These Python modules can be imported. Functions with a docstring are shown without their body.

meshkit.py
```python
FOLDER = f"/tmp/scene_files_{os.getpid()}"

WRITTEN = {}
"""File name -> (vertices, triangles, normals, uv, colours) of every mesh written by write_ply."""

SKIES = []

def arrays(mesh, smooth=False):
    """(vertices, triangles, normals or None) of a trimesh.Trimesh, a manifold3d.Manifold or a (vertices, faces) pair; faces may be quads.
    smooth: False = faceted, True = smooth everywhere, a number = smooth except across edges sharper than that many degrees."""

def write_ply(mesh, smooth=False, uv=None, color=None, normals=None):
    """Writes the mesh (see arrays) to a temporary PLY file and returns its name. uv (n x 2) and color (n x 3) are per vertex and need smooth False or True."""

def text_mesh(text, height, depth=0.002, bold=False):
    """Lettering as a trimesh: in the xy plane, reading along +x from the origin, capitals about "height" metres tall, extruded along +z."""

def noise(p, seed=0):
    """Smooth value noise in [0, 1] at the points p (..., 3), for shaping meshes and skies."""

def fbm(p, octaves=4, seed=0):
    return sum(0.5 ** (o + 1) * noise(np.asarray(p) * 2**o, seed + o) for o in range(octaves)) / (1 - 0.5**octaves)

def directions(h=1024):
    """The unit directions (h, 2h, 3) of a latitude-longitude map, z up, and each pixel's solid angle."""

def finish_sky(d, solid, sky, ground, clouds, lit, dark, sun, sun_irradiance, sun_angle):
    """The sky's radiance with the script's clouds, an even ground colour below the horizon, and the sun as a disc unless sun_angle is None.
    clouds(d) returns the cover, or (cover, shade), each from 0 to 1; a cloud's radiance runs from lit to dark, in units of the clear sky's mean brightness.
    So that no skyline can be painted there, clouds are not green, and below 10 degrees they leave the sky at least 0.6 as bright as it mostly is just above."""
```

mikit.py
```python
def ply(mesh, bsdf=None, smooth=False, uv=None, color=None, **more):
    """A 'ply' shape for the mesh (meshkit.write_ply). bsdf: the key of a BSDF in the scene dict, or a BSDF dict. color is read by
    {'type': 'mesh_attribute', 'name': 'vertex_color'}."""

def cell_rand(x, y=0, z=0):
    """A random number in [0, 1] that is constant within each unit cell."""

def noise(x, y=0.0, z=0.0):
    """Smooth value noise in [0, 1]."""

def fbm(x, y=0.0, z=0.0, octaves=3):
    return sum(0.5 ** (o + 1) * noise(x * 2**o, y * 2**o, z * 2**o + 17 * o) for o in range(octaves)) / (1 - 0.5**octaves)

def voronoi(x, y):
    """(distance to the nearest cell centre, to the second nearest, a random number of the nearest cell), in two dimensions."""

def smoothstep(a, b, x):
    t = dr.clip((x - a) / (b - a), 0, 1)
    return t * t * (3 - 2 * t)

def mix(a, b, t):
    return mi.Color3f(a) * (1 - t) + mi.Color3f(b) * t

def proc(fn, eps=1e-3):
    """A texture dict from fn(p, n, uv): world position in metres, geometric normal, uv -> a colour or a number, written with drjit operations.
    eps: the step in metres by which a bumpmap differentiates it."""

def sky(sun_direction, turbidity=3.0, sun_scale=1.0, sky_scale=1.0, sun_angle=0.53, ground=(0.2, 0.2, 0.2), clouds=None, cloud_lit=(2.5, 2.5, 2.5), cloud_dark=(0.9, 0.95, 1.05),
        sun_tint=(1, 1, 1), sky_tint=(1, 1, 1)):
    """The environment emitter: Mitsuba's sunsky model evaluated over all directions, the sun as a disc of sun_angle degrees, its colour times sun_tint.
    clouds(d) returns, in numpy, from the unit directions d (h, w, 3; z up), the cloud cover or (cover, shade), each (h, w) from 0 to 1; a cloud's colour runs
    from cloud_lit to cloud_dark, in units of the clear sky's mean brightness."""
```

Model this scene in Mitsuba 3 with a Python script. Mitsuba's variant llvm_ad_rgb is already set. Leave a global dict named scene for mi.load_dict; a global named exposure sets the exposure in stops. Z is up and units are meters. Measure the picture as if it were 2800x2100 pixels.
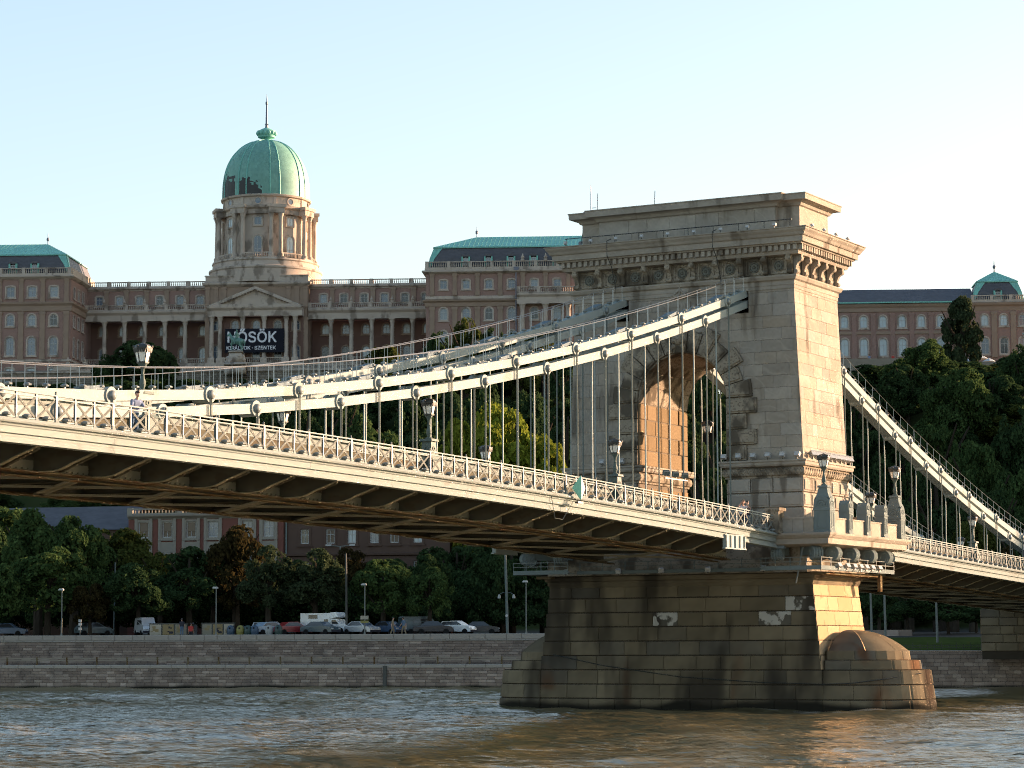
import math, random
import numpy as np, trimesh, manifold3d
import drjit as dr, mitsuba as mi, mikit, meshkit
from shapely.geometry import Polygon, Point, box as sbox
from shapely.ops import unary_union
from mikit import noise, fbm, cell_rand, smoothstep, mix

# World: x along the bridge (away from the camera), y to the left (downstream), z up, metres; origin under the stone tower.
scene, labels = {}, {}
T = mi.ScalarTransform4f
PI = math.pi

# ---------------------------------------------------------------- camera, sky, exposure
CAM = np.array([-140.8, -63.8, 3.6])
yaw, pitch, roll = 0.501740914, 0.103330131, 0.00337135
_f = np.array([math.cos(yaw)*math.cos(pitch), math.sin(yaw)*math.cos(pitch), math.sin(pitch)])
_r = np.array([math.sin(yaw), -math.cos(yaw), 0])
_u = np.cross(_r, _f)
_up = math.cos(roll)*_u - math.sin(roll)*_r*-1
_up = _u*math.cos(roll) + _r*math.sin(roll)
scene['camera'] = {'type': 'perspective', 'fov': math.degrees(2*math.atan(1400/6967.24)), 'fov_axis': 'x', 'near_clip': 1.0, 'far_clip': 20000.0,
                   'to_world': T().look_at(origin=CAM.tolist(), target=(CAM+_f).tolist(), up=_up.tolist())}
SAZ, SEL = math.radians(38.3), math.radians(10.5)
SUN = (math.cos(SAZ)*math.cos(SEL), -math.sin(SAZ)*math.cos(SEL), math.sin(SEL))
scene['sky'] = mikit.sky(SUN, turbidity=3.6, sun_scale=2.0, sky_scale=1.05, sun_tint=(0.88, 0.94, 1.65), sky_tint=(1.02, 1.0, 1.05), ground=(0.12, 0.11, 0.08))
exposure = 3.55

# ---------------------------------------------------------------- frames
P0, PE, PN = np.array([255.27, 206.26]), np.array([0.42262, -0.90631]), np.array([0.90631, 0.42262])     # palace: s right, o away
Q0, QE, QN = np.array([59.81, 71.84]), np.array([0.29237, -0.95630]), np.array([0.95630, 0.29237])       # quay: q right, o away
def frame(o, e, n):
    return np.array([[e[0], n[0], 0, o[0]], [e[1], n[1], 0, o[1]], [0, 0, 1, 0], [0, 0, 0, 1.0]])
PM, QM = frame(P0, PE, PN), frame(Q0, QE, QN)
def place(x, y, z, rz=0.0, s=1.0):
    c, k = math.cos(rz)*s, math.sin(rz)*s
    return np.array([[c, -k, 0, x], [k, c, 0, y], [0, 0, s, z], [0, 0, 0, 1.0]])
def Qw(q, o, z, rz=0.0, s=1.0): return QM @ place(q, o, z, rz, s)
def Pw(q, o, z, rz=0.0, s=1.0): return PM @ place(q, o, z, rz, s)

# ---------------------------------------------------------------- mesh builder
class MB:
    def __init__(s, M=None): s.v, s.f, s.t, s.n, s.M = [], [], [], 0, M
    def raw(s, v, f, t=0.5, w=0.5):
        v, f = np.asarray(v, float).reshape(-1, 3), np.asarray(f, int)
        if f.shape[1] == 4: f = np.vstack([f[:, [0, 1, 2]], f[:, [0, 2, 3]]])
        s.v.append(v); s.f.append(f+s.n); s.t.append(np.tile([[t, w]], (len(v), 1))); s.n += len(v)
        return s
    def hexa(s, p, t=0.5, w=0.5):          # 4 bottom + 4 top corners
        return s.raw(p, [[3, 2, 1, 0], [4, 5, 6, 7], [0, 1, 5, 4], [1, 2, 6, 5], [2, 3, 7, 6], [3, 0, 4, 7]], t, w)
    def box(s, a, b, t=0.5, w=0.5):
        (x0, y0, z0), (x1, y1, z1) = a, b
        return s.hexa([[x0, y0, z0], [x1, y0, z0], [x1, y1, z0], [x0, y1, z0], [x0, y0, z1], [x1, y0, z1], [x1, y1, z1], [x0, y1, z1]], t, w)
    def taper(s, c, z0, z1, h0, h1, t=0.5, w=0.5):   # rectangular frustum, half sizes h0, h1
        x, y = c
        q = lambda h, z: [[x-h[0], y-h[1], z], [x+h[0], y-h[1], z], [x+h[0], y+h[1], z], [x-h[0], y+h[1], z]]
        return s.hexa(q(h0, z0)+q(h1, z1), t, w)
    def bar(s, p, q, w, h, up=(0, 0, 1), t=0.5):       # box beam between two points
        p, q = np.asarray(p, float), np.asarray(q, float)
        d = (q-p)/np.linalg.norm(q-p); up = np.asarray(up, float)
        a = np.cross(d, up); a /= np.linalg.norm(a); b = np.cross(a, d)
        a, b = a*w/2, b*h/2
        return s.hexa([p-a-b, p+a-b, p+a+b, p-a+b, q-a-b, q+a-b, q+a+b, q-a+b], t)
    def tube(s, pts, r, n=6, cap=True, t=0.5):
        p = np.asarray(pts, float); k = len(p); r = np.broadcast_to(r, (k,))
        d = np.gradient(p, axis=0); d /= np.linalg.norm(d, axis=1, keepdims=True)+1e-12
        up = np.array([0, 0, 1.0]) if abs(d[0, 2]) < 0.9 else np.array([1.0, 0, 0])
        a = np.cross(d, up); a /= np.linalg.norm(a, axis=1, keepdims=True)+1e-12; b = np.cross(d, a)
        g = np.arange(n)*2*PI/n
        v = p[:, None]+r[:, None, None]*(np.cos(g)[None, :, None]*a[:, None]+np.sin(g)[None, :, None]*b[:, None])
        f = [[i*n+j, i*n+(j+1) % n, (i+1)*n+(j+1) % n, (i+1)*n+j] for i in range(k-1) for j in range(n)]
        s.raw(v, f, t)
        if cap:
            for e in (0, k-1):
                m = len(s.v); c = np.vstack([v[e], p[e]])
                s.raw(c, [[j, (j+1) % n, n] for j in range(n)], t)
        return s
    def lathe(s, prof, c=(0, 0, 0), n=12, axis=None, t=0.5, a0=0.0, sq=None):
        pr = np.asarray(prof, float); g = np.arange(n)*2*PI/n+a0
        ring = np.stack([np.cos(g), np.sin(g)], 1)
        v = np.concatenate([np.concatenate([ring*r, np.full((n, 1), z)], 1) for r, z in pr])
        if axis is not None: v = v @ np.asarray(axis, float).T
        v = v+np.asarray(c, float)
        k = len(pr)
        f = [[i*n+j, i*n+(j+1) % n, (i+1)*n+(j+1) % n, (i+1)*n+j] for i in range(k-1) for j in range(n)]
        s.raw(v, f, t)
        for e in (0, k-1):
            if pr[e][0] > 1e-4: s.raw(v[e*n:(e+1)*n], [[0, j, j+1] for j in range(1, n-1)], t)
        return s
    def extr(s, poly, lo, hi, fn=None, t=0.5, w=0.5):   # polygon in (a, b), extruded along c; fn(a, b, c) -> xyz
        if not hasattr(poly, 'geom_type'): poly = Polygon(poly)
        for g in getattr(poly, 'geoms', [poly]):
            if g.geom_type != 'Polygon' or g.area < 1e-5: continue
            m = trimesh.creation.extrude_polygon(g, 1.0, engine='earcut')
            v = np.array(m.vertices); c = lo+(hi-lo)*v[:, 2]
            v = np.stack([v[:, 0], v[:, 1], c], 1) if fn is None else np.stack(np.broadcast_arrays(*fn(v[:, 0], v[:, 1], c)), 1)
            s.raw(v, m.faces, t, w)
        return s
    def block(s, fn, a0, a1, b0, b1, d0, d1, c=0.02, t=0.5, w=0.5, seg=1):    # one dressed stone: chamfered face at depth d1, back at d0
        aa = np.linspace(a0, a1, seg+1); ai = np.linspace(a0+c, a1-c, seg+1)
        for k in range(seg):
            p = [fn(a, b, d) for a, b, d in ((aa[k], b0, d0), (aa[k+1], b0, d0), (aa[k+1], b1, d0), (aa[k], b1, d0), (aa[k], b0, d1-c), (aa[k+1], b0, d1-c), (aa[k+1], b1, d1-c), (aa[k], b1, d1-c),
                                           (ai[k], b0+c, d1), (ai[k+1], b0+c, d1), (ai[k+1], b1-c, d1), (ai[k], b1-c, d1))]
            f = [[8, 9, 10, 11], [4, 5, 9, 8], [6, 7, 11, 10], [0, 1, 5, 4], [2, 3, 7, 6]]
            if k == 0: f += [[3, 0, 4, 7], [7, 4, 8, 11]]
            if k == seg-1: f += [[1, 2, 6, 5], [5, 6, 10, 9]]
            s.raw(p, f, t, w)
        return s
    def ball(s, c, r, n=8, sc=(1, 1, 1), t=0.5):
        m = trimesh.creation.uv_sphere(1.0, count=[n, 2*n])
        return s.raw(np.array(m.vertices)*np.asarray(sc)*r+np.asarray(c, float), m.faces, t)
    def mesh(s):
        v, f, t = np.vstack(s.v), np.vstack(s.f), np.vstack(s.t)
        if s.M is not None: v = v @ s.M[:3, :3].T+s.M[:3, 3]
        return v, f, t

_count = {}
def numbered(key):
    k = _count.get(key, 0); _count[key] = k+1
    return key if k == 0 else f'{key}_{k:03d}'
def put(key, mb, mat, smooth=False, M=None, kind=None, label=None):
    """One entry of the scene under a numbered key."""
    key = numbered(key)
    v, f, t = mb.mesh()
    if M is not None: v = v @ M[:3, :3].T+M[:3, 3]
    if smooth not in (False, True): scene[key] = mikit.ply((v, f), mat, smooth)
    else: scene[key] = mikit.ply((v, f), mat, smooth, uv=t)
    if kind: labels.setdefault(key, {})['kind'] = kind
    if label: labels.setdefault(key, {})['label'] = label
    return key
def thing(name, label, cat, group=None, kind=None):
    key = numbered(name); labels[key] = {'label': label, 'category': cat}
    if group: labels[key]['group'] = group
    if kind: labels[key]['kind'] = kind
    return key

# ---------------------------------------------------------------- materials
def two(d): return {'type': 'twosided', 'bsdf': d}
def pr(col, rough=0.6, **k):
    c = mikit.proc(col) if callable(col) else {'type': 'rgb', 'value': list(col)}
    return two({'type': 'principled', 'base_color': c, 'roughness': rough, **k})
def matte(col):
    c = mikit.proc(col) if callable(col) else {'type': 'rgb', 'value': list(col)}
    return two({'type': 'diffuse', 'reflectance': c})
C3 = mi.Color3f
def tower_stone(p, n, uv):
    base = mix((0.275, 0.25, 0.215), (0.365, 0.335, 0.29), uv.x)
    base = mix(base, (0.33, 0.272, 0.205), uv.y*0.6)
    a = fbm(p.x*0.8+3, p.y*0.8, p.z*0.8, 4); g = noise(p.x*9, p.y*9, p.z*7)
    vein = smoothstep(0.03, 0.0, dr.abs(fbm(p.x*0.6+p.z*0.5, p.y*0.6-p.z*0.4, p.z*0.5+7, 3)-0.5))
    base = base*(0.72+0.42*a)*(0.93+0.14*g)
    base = mix(base, (0.44, 0.40, 0.33), vein*0.25)
    run = fbm(p.x*1.7, p.y*1.7, p.z*0.22+5, 4)
    st = smoothstep(0.56, 0.74, run)*smoothstep(0.35, 0.6, noise(p.x*0.35, p.y*0.35, p.z*0.4+9))
    return mix(base, (0.105, 0.088, 0.068), st*0.75)
def carved_stone(p, n, uv):
    a = fbm(p.x*1.1, p.y*1.1, p.z*1.1, 4); st = smoothstep(0.45, 0.66, fbm(p.x*1.4+2, p.y*1.4, p.z*0.9, 4))
    pit = smoothstep(0.62, 0.7, noise(p.x*11, p.y*11, p.z*11))
    return mix(mix((0.24, 0.205, 0.155), (0.34, 0.29, 0.225), a), (0.06, 0.05, 0.038), dr.maximum(st*0.8, pit*0.55))
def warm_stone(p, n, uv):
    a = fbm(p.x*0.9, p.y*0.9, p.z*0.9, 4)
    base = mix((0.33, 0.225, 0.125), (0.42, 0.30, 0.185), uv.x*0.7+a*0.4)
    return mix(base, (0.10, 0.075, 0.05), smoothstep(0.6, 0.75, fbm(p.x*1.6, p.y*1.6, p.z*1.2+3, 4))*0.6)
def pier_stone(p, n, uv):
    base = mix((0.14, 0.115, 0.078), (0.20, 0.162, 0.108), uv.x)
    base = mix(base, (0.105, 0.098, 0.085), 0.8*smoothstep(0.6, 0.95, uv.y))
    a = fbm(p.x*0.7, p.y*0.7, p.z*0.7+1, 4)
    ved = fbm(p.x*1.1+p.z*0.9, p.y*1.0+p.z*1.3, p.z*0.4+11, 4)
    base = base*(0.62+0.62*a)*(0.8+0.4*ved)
    rust = smoothstep(0.6, 0.72, fbm(p.x*0.9+31, p.y*0.55, p.z*0.06, 3))*smoothstep(0.35, 0.6, noise(p.x*0.3, p.y*0.8, p.z*0.5))
    base = mix(base, (0.115, 0.05, 0.024), rust*0.7)
    dark = smoothstep(0.5, 0.7, fbm(p.x*0.5+9, p.y*0.5, p.z*0.1+3, 4))
    base = mix(base, (0.034, 0.029, 0.024), dark*0.85)
    lime = smoothstep(0.93, 0.94, uv.y)*smoothstep(0.47, 0.55, fbm(p.x*2+3, p.y*2.2, p.z*1.6, 4))*smoothstep(4.6, 5.0, p.z)
    base = mix(base, (0.50, 0.48, 0.44), lime*0.8)
    wet = smoothstep(0.75, 0.35, p.z+0.35*noise(p.x*0.5, p.y*0.5, 3.0))
    return mix(base, (0.022, 0.02, 0.016), wet)
def quay_stone(p, n, uv):
    base = mix((0.215, 0.165, 0.135), (0.36, 0.29, 0.24), uv.x*uv.x*uv.x)
    a = fbm(p.x*1.3, p.y*1.3, p.z*1.3, 4)
    st = smoothstep(0.5, 0.7, fbm(p.x*0.7+3, p.y*0.7, p.z*0.5, 4))
    base = mix(base*(0.75+0.5*a), (0.085, 0.074, 0.068), st*0.4)
    return mix(base, (0.02, 0.02, 0.016), smoothstep(0.42, 0.12, p.z+0.2*noise(p.x*0.6, p.y*0.6, 1.0)))
def white_paint(p, n, uv):
    a = fbm(p.x*0.9, p.y*0.9, p.z*2.5, 4); r = smoothstep(0.6, 0.75, fbm(p.x*0.8+4, p.y*3, p.z*0.9, 4))
    return mix(mix((0.29, 0.335, 0.32), (0.355, 0.39, 0.37), a), (0.22, 0.21, 0.18), r*0.45)
def girder_paint(p, n, uv):
    a = fbm(p.x*0.6, p.y*0.9, p.z*2, 4); r = smoothstep(0.5, 0.68, fbm(p.x*0.7+8, p.y*2, p.z*3, 4))
    return mix(mix((0.085, 0.08, 0.06), (0.125, 0.115, 0.083), a), (0.075, 0.048, 0.028), r*0.4)
def rusty(p, n, uv):
    a = fbm(p.x*2.2, p.y*2, p.z*3, 4)
    return mix((0.135, 0.108, 0.066), (0.085, 0.048, 0.024), smoothstep(0.4, 0.7, a))
def copper(p, n, uv):
    a = fbm(p.x*0.35, p.y*0.35, p.z*0.5, 4); g = noise(p.x*2.5, p.y*2.5, p.z*0.8)
    return mix((0.13, 0.36, 0.30), (0.20, 0.48, 0.40), a)*(0.85+0.3*g)
_dc = P0+PE*-1.6+PN*8.0
def dome_copper(p, n, uv):
    # verdigris sheets in rows, with the low bays towards the south east stripped to black
    dx, dy = p.x-float(_dc[0]), p.y-float(_dc[1])
    side = dx*float(PE[0])+dy*float(PE[1])                # metres to the right across the front
    row = dr.floor((p.z-88.5)/0.55); col = dr.floor(side/0.42+0.5*cell_rand(row, 3, 1))
    tone = cell_rand(row, col, 5)
    base = mix((0.125, 0.285, 0.23), (0.155, 0.335, 0.275), tone)*(0.85+0.3*fbm(p.x*0.4, p.y*0.4, p.z*0.4, 3))
    edge = 5.0-0.36*(side+8.0)+2.2*(noise(side*0.8+40, 0.5, 0.5)-0.5)+1.6*(cell_rand(row, col, 9)-0.5)
    gone = dr.select((p.z-89.0 < edge) & (side < 0.6) & (dr.abs(side+4.4) > 0.45), 1.0, 0.0)
    return mix(base, (0.028, 0.028, 0.026), gone)
def slate(p, n, uv):
    return C3(0.07, 0.067, 0.074)*(0.75+0.5*fbm(p.x*0.8, p.y*0.8, p.z*3, 3))*(0.9+0.2*cell_rand(p.x*2, p.y*2, p.z*3))
def brick(p, n, uv):
    a = fbm(p.x*0.25, p.y*0.25, p.z*0.25, 4)
    return mix((0.245, 0.158, 0.132), (0.315, 0.205, 0.17), a)*(0.88+0.24*noise(p.x*5, p.y*5, p.z*14))
def trim(p, n, uv):
    a = fbm(p.x*0.5, p.y*0.5, p.z*0.7, 4); st = smoothstep(0.52, 0.7, fbm(p.x*0.9, p.y*0.9, p.z*0.35+4, 4))
    return mix(mix((0.38, 0.315, 0.26), (0.49, 0.42, 0.35), a), (0.12, 0.095, 0.075), st*0.65)
def tan_wall(p, n, uv):
    a = fbm(p.x*0.5, p.y*0.5, p.z*0.7, 4)
    return mix((0.255, 0.185, 0.14), (0.325, 0.24, 0.18), a)
def rough_wall(p, n, uv):
    a = fbm(p.x*0.7, p.y*0.7, p.z*0.9, 4)
    return mix((0.17, 0.145, 0.115), (0.34, 0.295, 0.235), uv.x*0.6+0.4*a)
def leaf(c0, c1):
    def fn(p, n, uv):
        return mix(c0, c1, uv.x)*(0.75+0.5*uv.y)
    return {'type': 'principledthin', 'base_color': mikit.proc(fn), 'roughness': 0.55, 'diff_trans': 0.7, 'spec_trans': 0.0, 'eta': 1.4}
def bark_c(p, n, uv): return mix((0.025, 0.02, 0.016), (0.06, 0.05, 0.038), fbm(p.x*4, p.y*4, p.z*1.2, 3))
def soil(p, n, uv):
    g = fbm(p.x*0.3, p.y*0.3, p.z*0.3, 4)
    return mix(mix((0.03, 0.045, 0.015), (0.055, 0.06, 0.025), g), (0.085, 0.08, 0.072), smoothstep(6.5, 5.6, p.z))
def lawn_c(p, n, uv): return mix((0.035, 0.05, 0.015), (0.06, 0.08, 0.024), fbm(p.x*0.8, p.y*0.8, 1.0, 4))
def foam_f(p): return fbm(p.x*0.05+p.y*0.02, p.y*0.11, 3.0, 4)
def water_c(p, n, uv):
    body = mix((0.145, 0.125, 0.062), (0.20, 0.165, 0.085), fbm(p.x*0.06, p.y*0.1, 2.0, 4))
    d = p.x*0.8+p.y*0.6-52.0                      # the rougher streak of current with small breaking crests
    streak = smoothstep(26.0, 6.0, dr.abs(d))*smoothstep(20.0, 45.0, p.y)
    crest = smoothstep(0.58, 0.70, fbm((p.x*0.94-p.y*0.35)*0.55, (p.x*0.35+p.y*0.94)*0.2, 6.0, 4))
    eddy = smoothstep(1.9, 0.9, dr.abs(dr.sqrt(dr.square((p.x)/5.2)+dr.square((p.y+11.0)/5.0))*5.0-5.6))*smoothstep(0.5, 0.66, fbm(p.x*1.1, p.y*1.1, 2.0, 3))
    return mix(body, (0.52, 0.49, 0.42), dr.clip(streak*crest*0.85+eddy*0.6, 0, 1))
def ripple(p, n, uv):
    q = p.x*0.35+p.y*0.94; r = p.x*0.94-p.y*0.35
    w = fbm(r*0.7, q*0.38, 0.3, 3)*0.30+fbm(r*2.3+7, q*1.3, 1.7, 3)*0.10
    return w*(0.6+0.8*noise(r*0.06, q*0.05, 5.0))
MATS = dict(
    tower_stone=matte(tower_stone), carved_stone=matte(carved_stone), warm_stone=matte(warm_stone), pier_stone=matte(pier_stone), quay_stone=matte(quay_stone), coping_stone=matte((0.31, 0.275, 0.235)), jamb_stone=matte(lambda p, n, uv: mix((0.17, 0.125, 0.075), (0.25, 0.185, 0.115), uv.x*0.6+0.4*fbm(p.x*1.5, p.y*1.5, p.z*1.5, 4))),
    joint=matte((0.16, 0.135, 0.105)), quay_joint=matte((0.08, 0.07, 0.064)), pier_joint=matte((0.045, 0.037, 0.028)), hollow=matte((0.012, 0.012, 0.012)),
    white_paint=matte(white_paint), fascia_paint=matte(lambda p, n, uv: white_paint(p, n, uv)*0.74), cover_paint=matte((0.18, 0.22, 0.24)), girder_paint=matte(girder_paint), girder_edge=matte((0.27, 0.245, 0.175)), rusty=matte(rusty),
    rail_paint=matte((0.175, 0.185, 0.17)), rail_dark=pr((0.095, 0.12, 0.118), 0.45, specular=0.3), hanger_paint=matte((0.15, 0.175, 0.165)), rosette_stone=matte((0.13, 0.13, 0.11)), green_iron=pr((0.10, 0.13, 0.117), 0.6, specular=0.2), iron_grey=matte((0.165, 0.195, 0.19)), black_iron=pr((0.035, 0.036, 0.032), 0.45),
    pin=pr((0.17, 0.195, 0.195), 0.4, metallic=0.2), lamp_glass=pr((0.80, 0.77, 0.68), 0.25), lamp_white=pr((0.42, 0.42, 0.41), 0.4, specular=0.2), steel=pr((0.42, 0.43, 0.42), 0.35, metallic=0.7),
    asphalt=matte((0.055, 0.055, 0.056)), copper=pr(copper, 0.6), dome_copper=pr(dome_copper, 0.6), slate=pr(slate, 0.55), brick=matte(brick), house_brick=matte((0.17, 0.075, 0.06)), house_trim=matte((0.26, 0.235, 0.195)), house_dull=matte((0.105, 0.07, 0.056)), trim=matte(trim), tan_wall=matte(tan_wall), rough_wall=matte(rough_wall),
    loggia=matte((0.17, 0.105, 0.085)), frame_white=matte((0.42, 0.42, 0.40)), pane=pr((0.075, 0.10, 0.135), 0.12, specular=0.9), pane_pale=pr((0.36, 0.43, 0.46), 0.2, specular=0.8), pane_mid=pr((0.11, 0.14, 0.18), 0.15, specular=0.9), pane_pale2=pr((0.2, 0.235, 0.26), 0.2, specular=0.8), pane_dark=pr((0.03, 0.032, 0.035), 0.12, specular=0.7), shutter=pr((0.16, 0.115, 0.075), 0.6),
    bronze=pr((0.095, 0.20, 0.165), 0.5), mast=pr((0.13, 0.14, 0.18), 0.5),
    banner=matte((0.018, 0.019, 0.026)), letters=matte((0.62, 0.62, 0.64)), navy_green=matte((0.28, 0.62, 0.45)), navy_white=matte((0.5, 0.51, 0.5)),
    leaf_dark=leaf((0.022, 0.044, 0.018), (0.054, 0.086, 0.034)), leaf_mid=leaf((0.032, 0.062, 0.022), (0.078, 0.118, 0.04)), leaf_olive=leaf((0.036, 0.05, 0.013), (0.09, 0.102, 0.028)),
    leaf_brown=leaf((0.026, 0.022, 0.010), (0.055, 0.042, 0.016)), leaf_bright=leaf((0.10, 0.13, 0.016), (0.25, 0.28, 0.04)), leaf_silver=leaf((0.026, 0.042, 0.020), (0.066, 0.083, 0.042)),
    bark=matte(bark_c), soil=matte(soil), lawn_grass=matte(lawn_c),
    skin=pr((0.48, 0.28, 0.20), 0.5), hair=pr((0.035, 0.022, 0.016), 0.5), shirt_blue=matte((0.21, 0.25, 0.36)), jeans=matte((0.10, 0.15, 0.22)), shirt_white=matte((0.65, 0.65, 0.66)), cloth_dark=matte((0.04, 0.04, 0.05)), cloth_red=matte((0.40, 0.06, 0.05)), khaki=matte((0.26, 0.21, 0.14)),
    tyre=matte((0.02, 0.02, 0.02)), car_silver=pr((0.40, 0.42, 0.44), 0.3, metallic=0.4, clearcoat=1.0), car_white=pr((0.66, 0.67, 0.66), 0.35, clearcoat=1.0), car_blue=pr((0.05, 0.09, 0.16), 0.3, clearcoat=1.0), car_red=pr((0.22, 0.02, 0.022), 0.3, clearcoat=1.0), car_black=pr((0.018, 0.018, 0.022), 0.3, clearcoat=1.0), car_pale=pr((0.22, 0.30, 0.38), 0.3, clearcoat=1.0), car_teal=pr((0.035, 0.06, 0.07), 0.3, clearcoat=1.0),
    poster_a=matte((0.36, 0.32, 0.25)), poster_b=matte((0.25, 0.19, 0.10)), poster_c=matte((0.24, 0.22, 0.17)), bin_blue=pr((0.03, 0.06, 0.10), 0.5), bin_yellow=pr((0.19, 0.17, 0.04), 0.5), bin_green=pr((0.018, 0.045, 0.04), 0.5), bin_white=pr((0.26, 0.27, 0.26), 0.5),
    parasol_cloth=matte((0.62, 0.66, 0.66)),
)
scene.update(MATS)
scene['water_body'] = {'type': 'bumpmap', 'arbitrary': mikit.proc(ripple, eps=0.02), 'scale': 1.0,
                       'bsdf': {'type': 'roughplastic', 'diffuse_reflectance': mikit.proc(water_c), 'int_ior': 1.33, 'alpha': 0.045, 'nonlinear': False}}

# ---------------------------------------------------------------- terrain: one sheet from the quay to far behind the hill
def pw2(s, o): return tuple(P0+s*PE+o*PN)
PLATEAU = Polygon([pw2(-260, -34), pw2(-60, -34), pw2(30, -30), pw2(100, -8), pw2(150, -24), (272, -2), (248, -52), (221, -89), (206, -111), (262, -168), (700, -520), (1500, -300), (1500, 1200), (100, 1200)])
def ground_z(x, y):
    x, y = np.broadcast_arrays(np.asarray(x, float), np.asarray(y, float))
    d = np.array([PLATEAU.distance(Point(a, b)) for a, b in zip(x.ravel(), y.ravel())]).reshape(x.shape)
    q = (x-Q0[0])*QE[0]+(y-Q0[1])*QE[1]; o = (x-Q0[0])*QN[0]+(y-Q0[1])*QN[1]
    street = 5.0+np.clip((o-12)/400, 0, 0.6)
    k = np.clip((q-44)/4, 0, 1)
    right = 3.2+np.clip((o-1.0)/26, 0, 1)*2.0
    low = street*(1-k)+np.minimum(street, right)*k
    low = np.where((o < 10.3) & (q < 48), 2.1*(1-k)+right*k, low)
    e = np.clip(1-d/92, 0, 1); e = e*e*(3-2*e)
    sx = (x-P0[0])*PE[0]+(y-P0[1])*PE[1]
    top = 47.5+2.0*np.clip((sx-45)/50, 0, 1)
    return low+(top-low)*e
def nonuni(*segs):
    out = []
    for a, b, st in segs: out += list(np.arange(a, b, st))
    return np.array(out+[segs[-1][1]])
qs = nonuni((-1380, -300, 60), (-300, -60, 12), (-60, 43, 5), (43, 49, 1.5), (49, 110, 5), (110, 420, 10), (420, 1380, 60))
os_ = np.concatenate([[0.45, 5, 9.6, 10.25, 10.5, 14, 20], nonuni((28, 420, 8), (420, 1260, 60))])
qq, oo = np.meshgrid(qs, os_, indexing='ij')
gx, gy = Q0[0]+qq*QE[0]+oo*QN[0], Q0[1]+qq*QE[1]+oo*QN[1]
gz = ground_z(gx, gy)
n0, n1 = qq.shape
gf = np.array([[i*n1+j, (i+1)*n1+j, (i+1)*n1+j+1, i*n1+j+1] for i in range(n0-1) for j in range(n1-1)])
g = MB().raw(np.stack([gx, gy, gz], -1), gf)
put('ground', g, 'soil', True, kind='structure')

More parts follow.
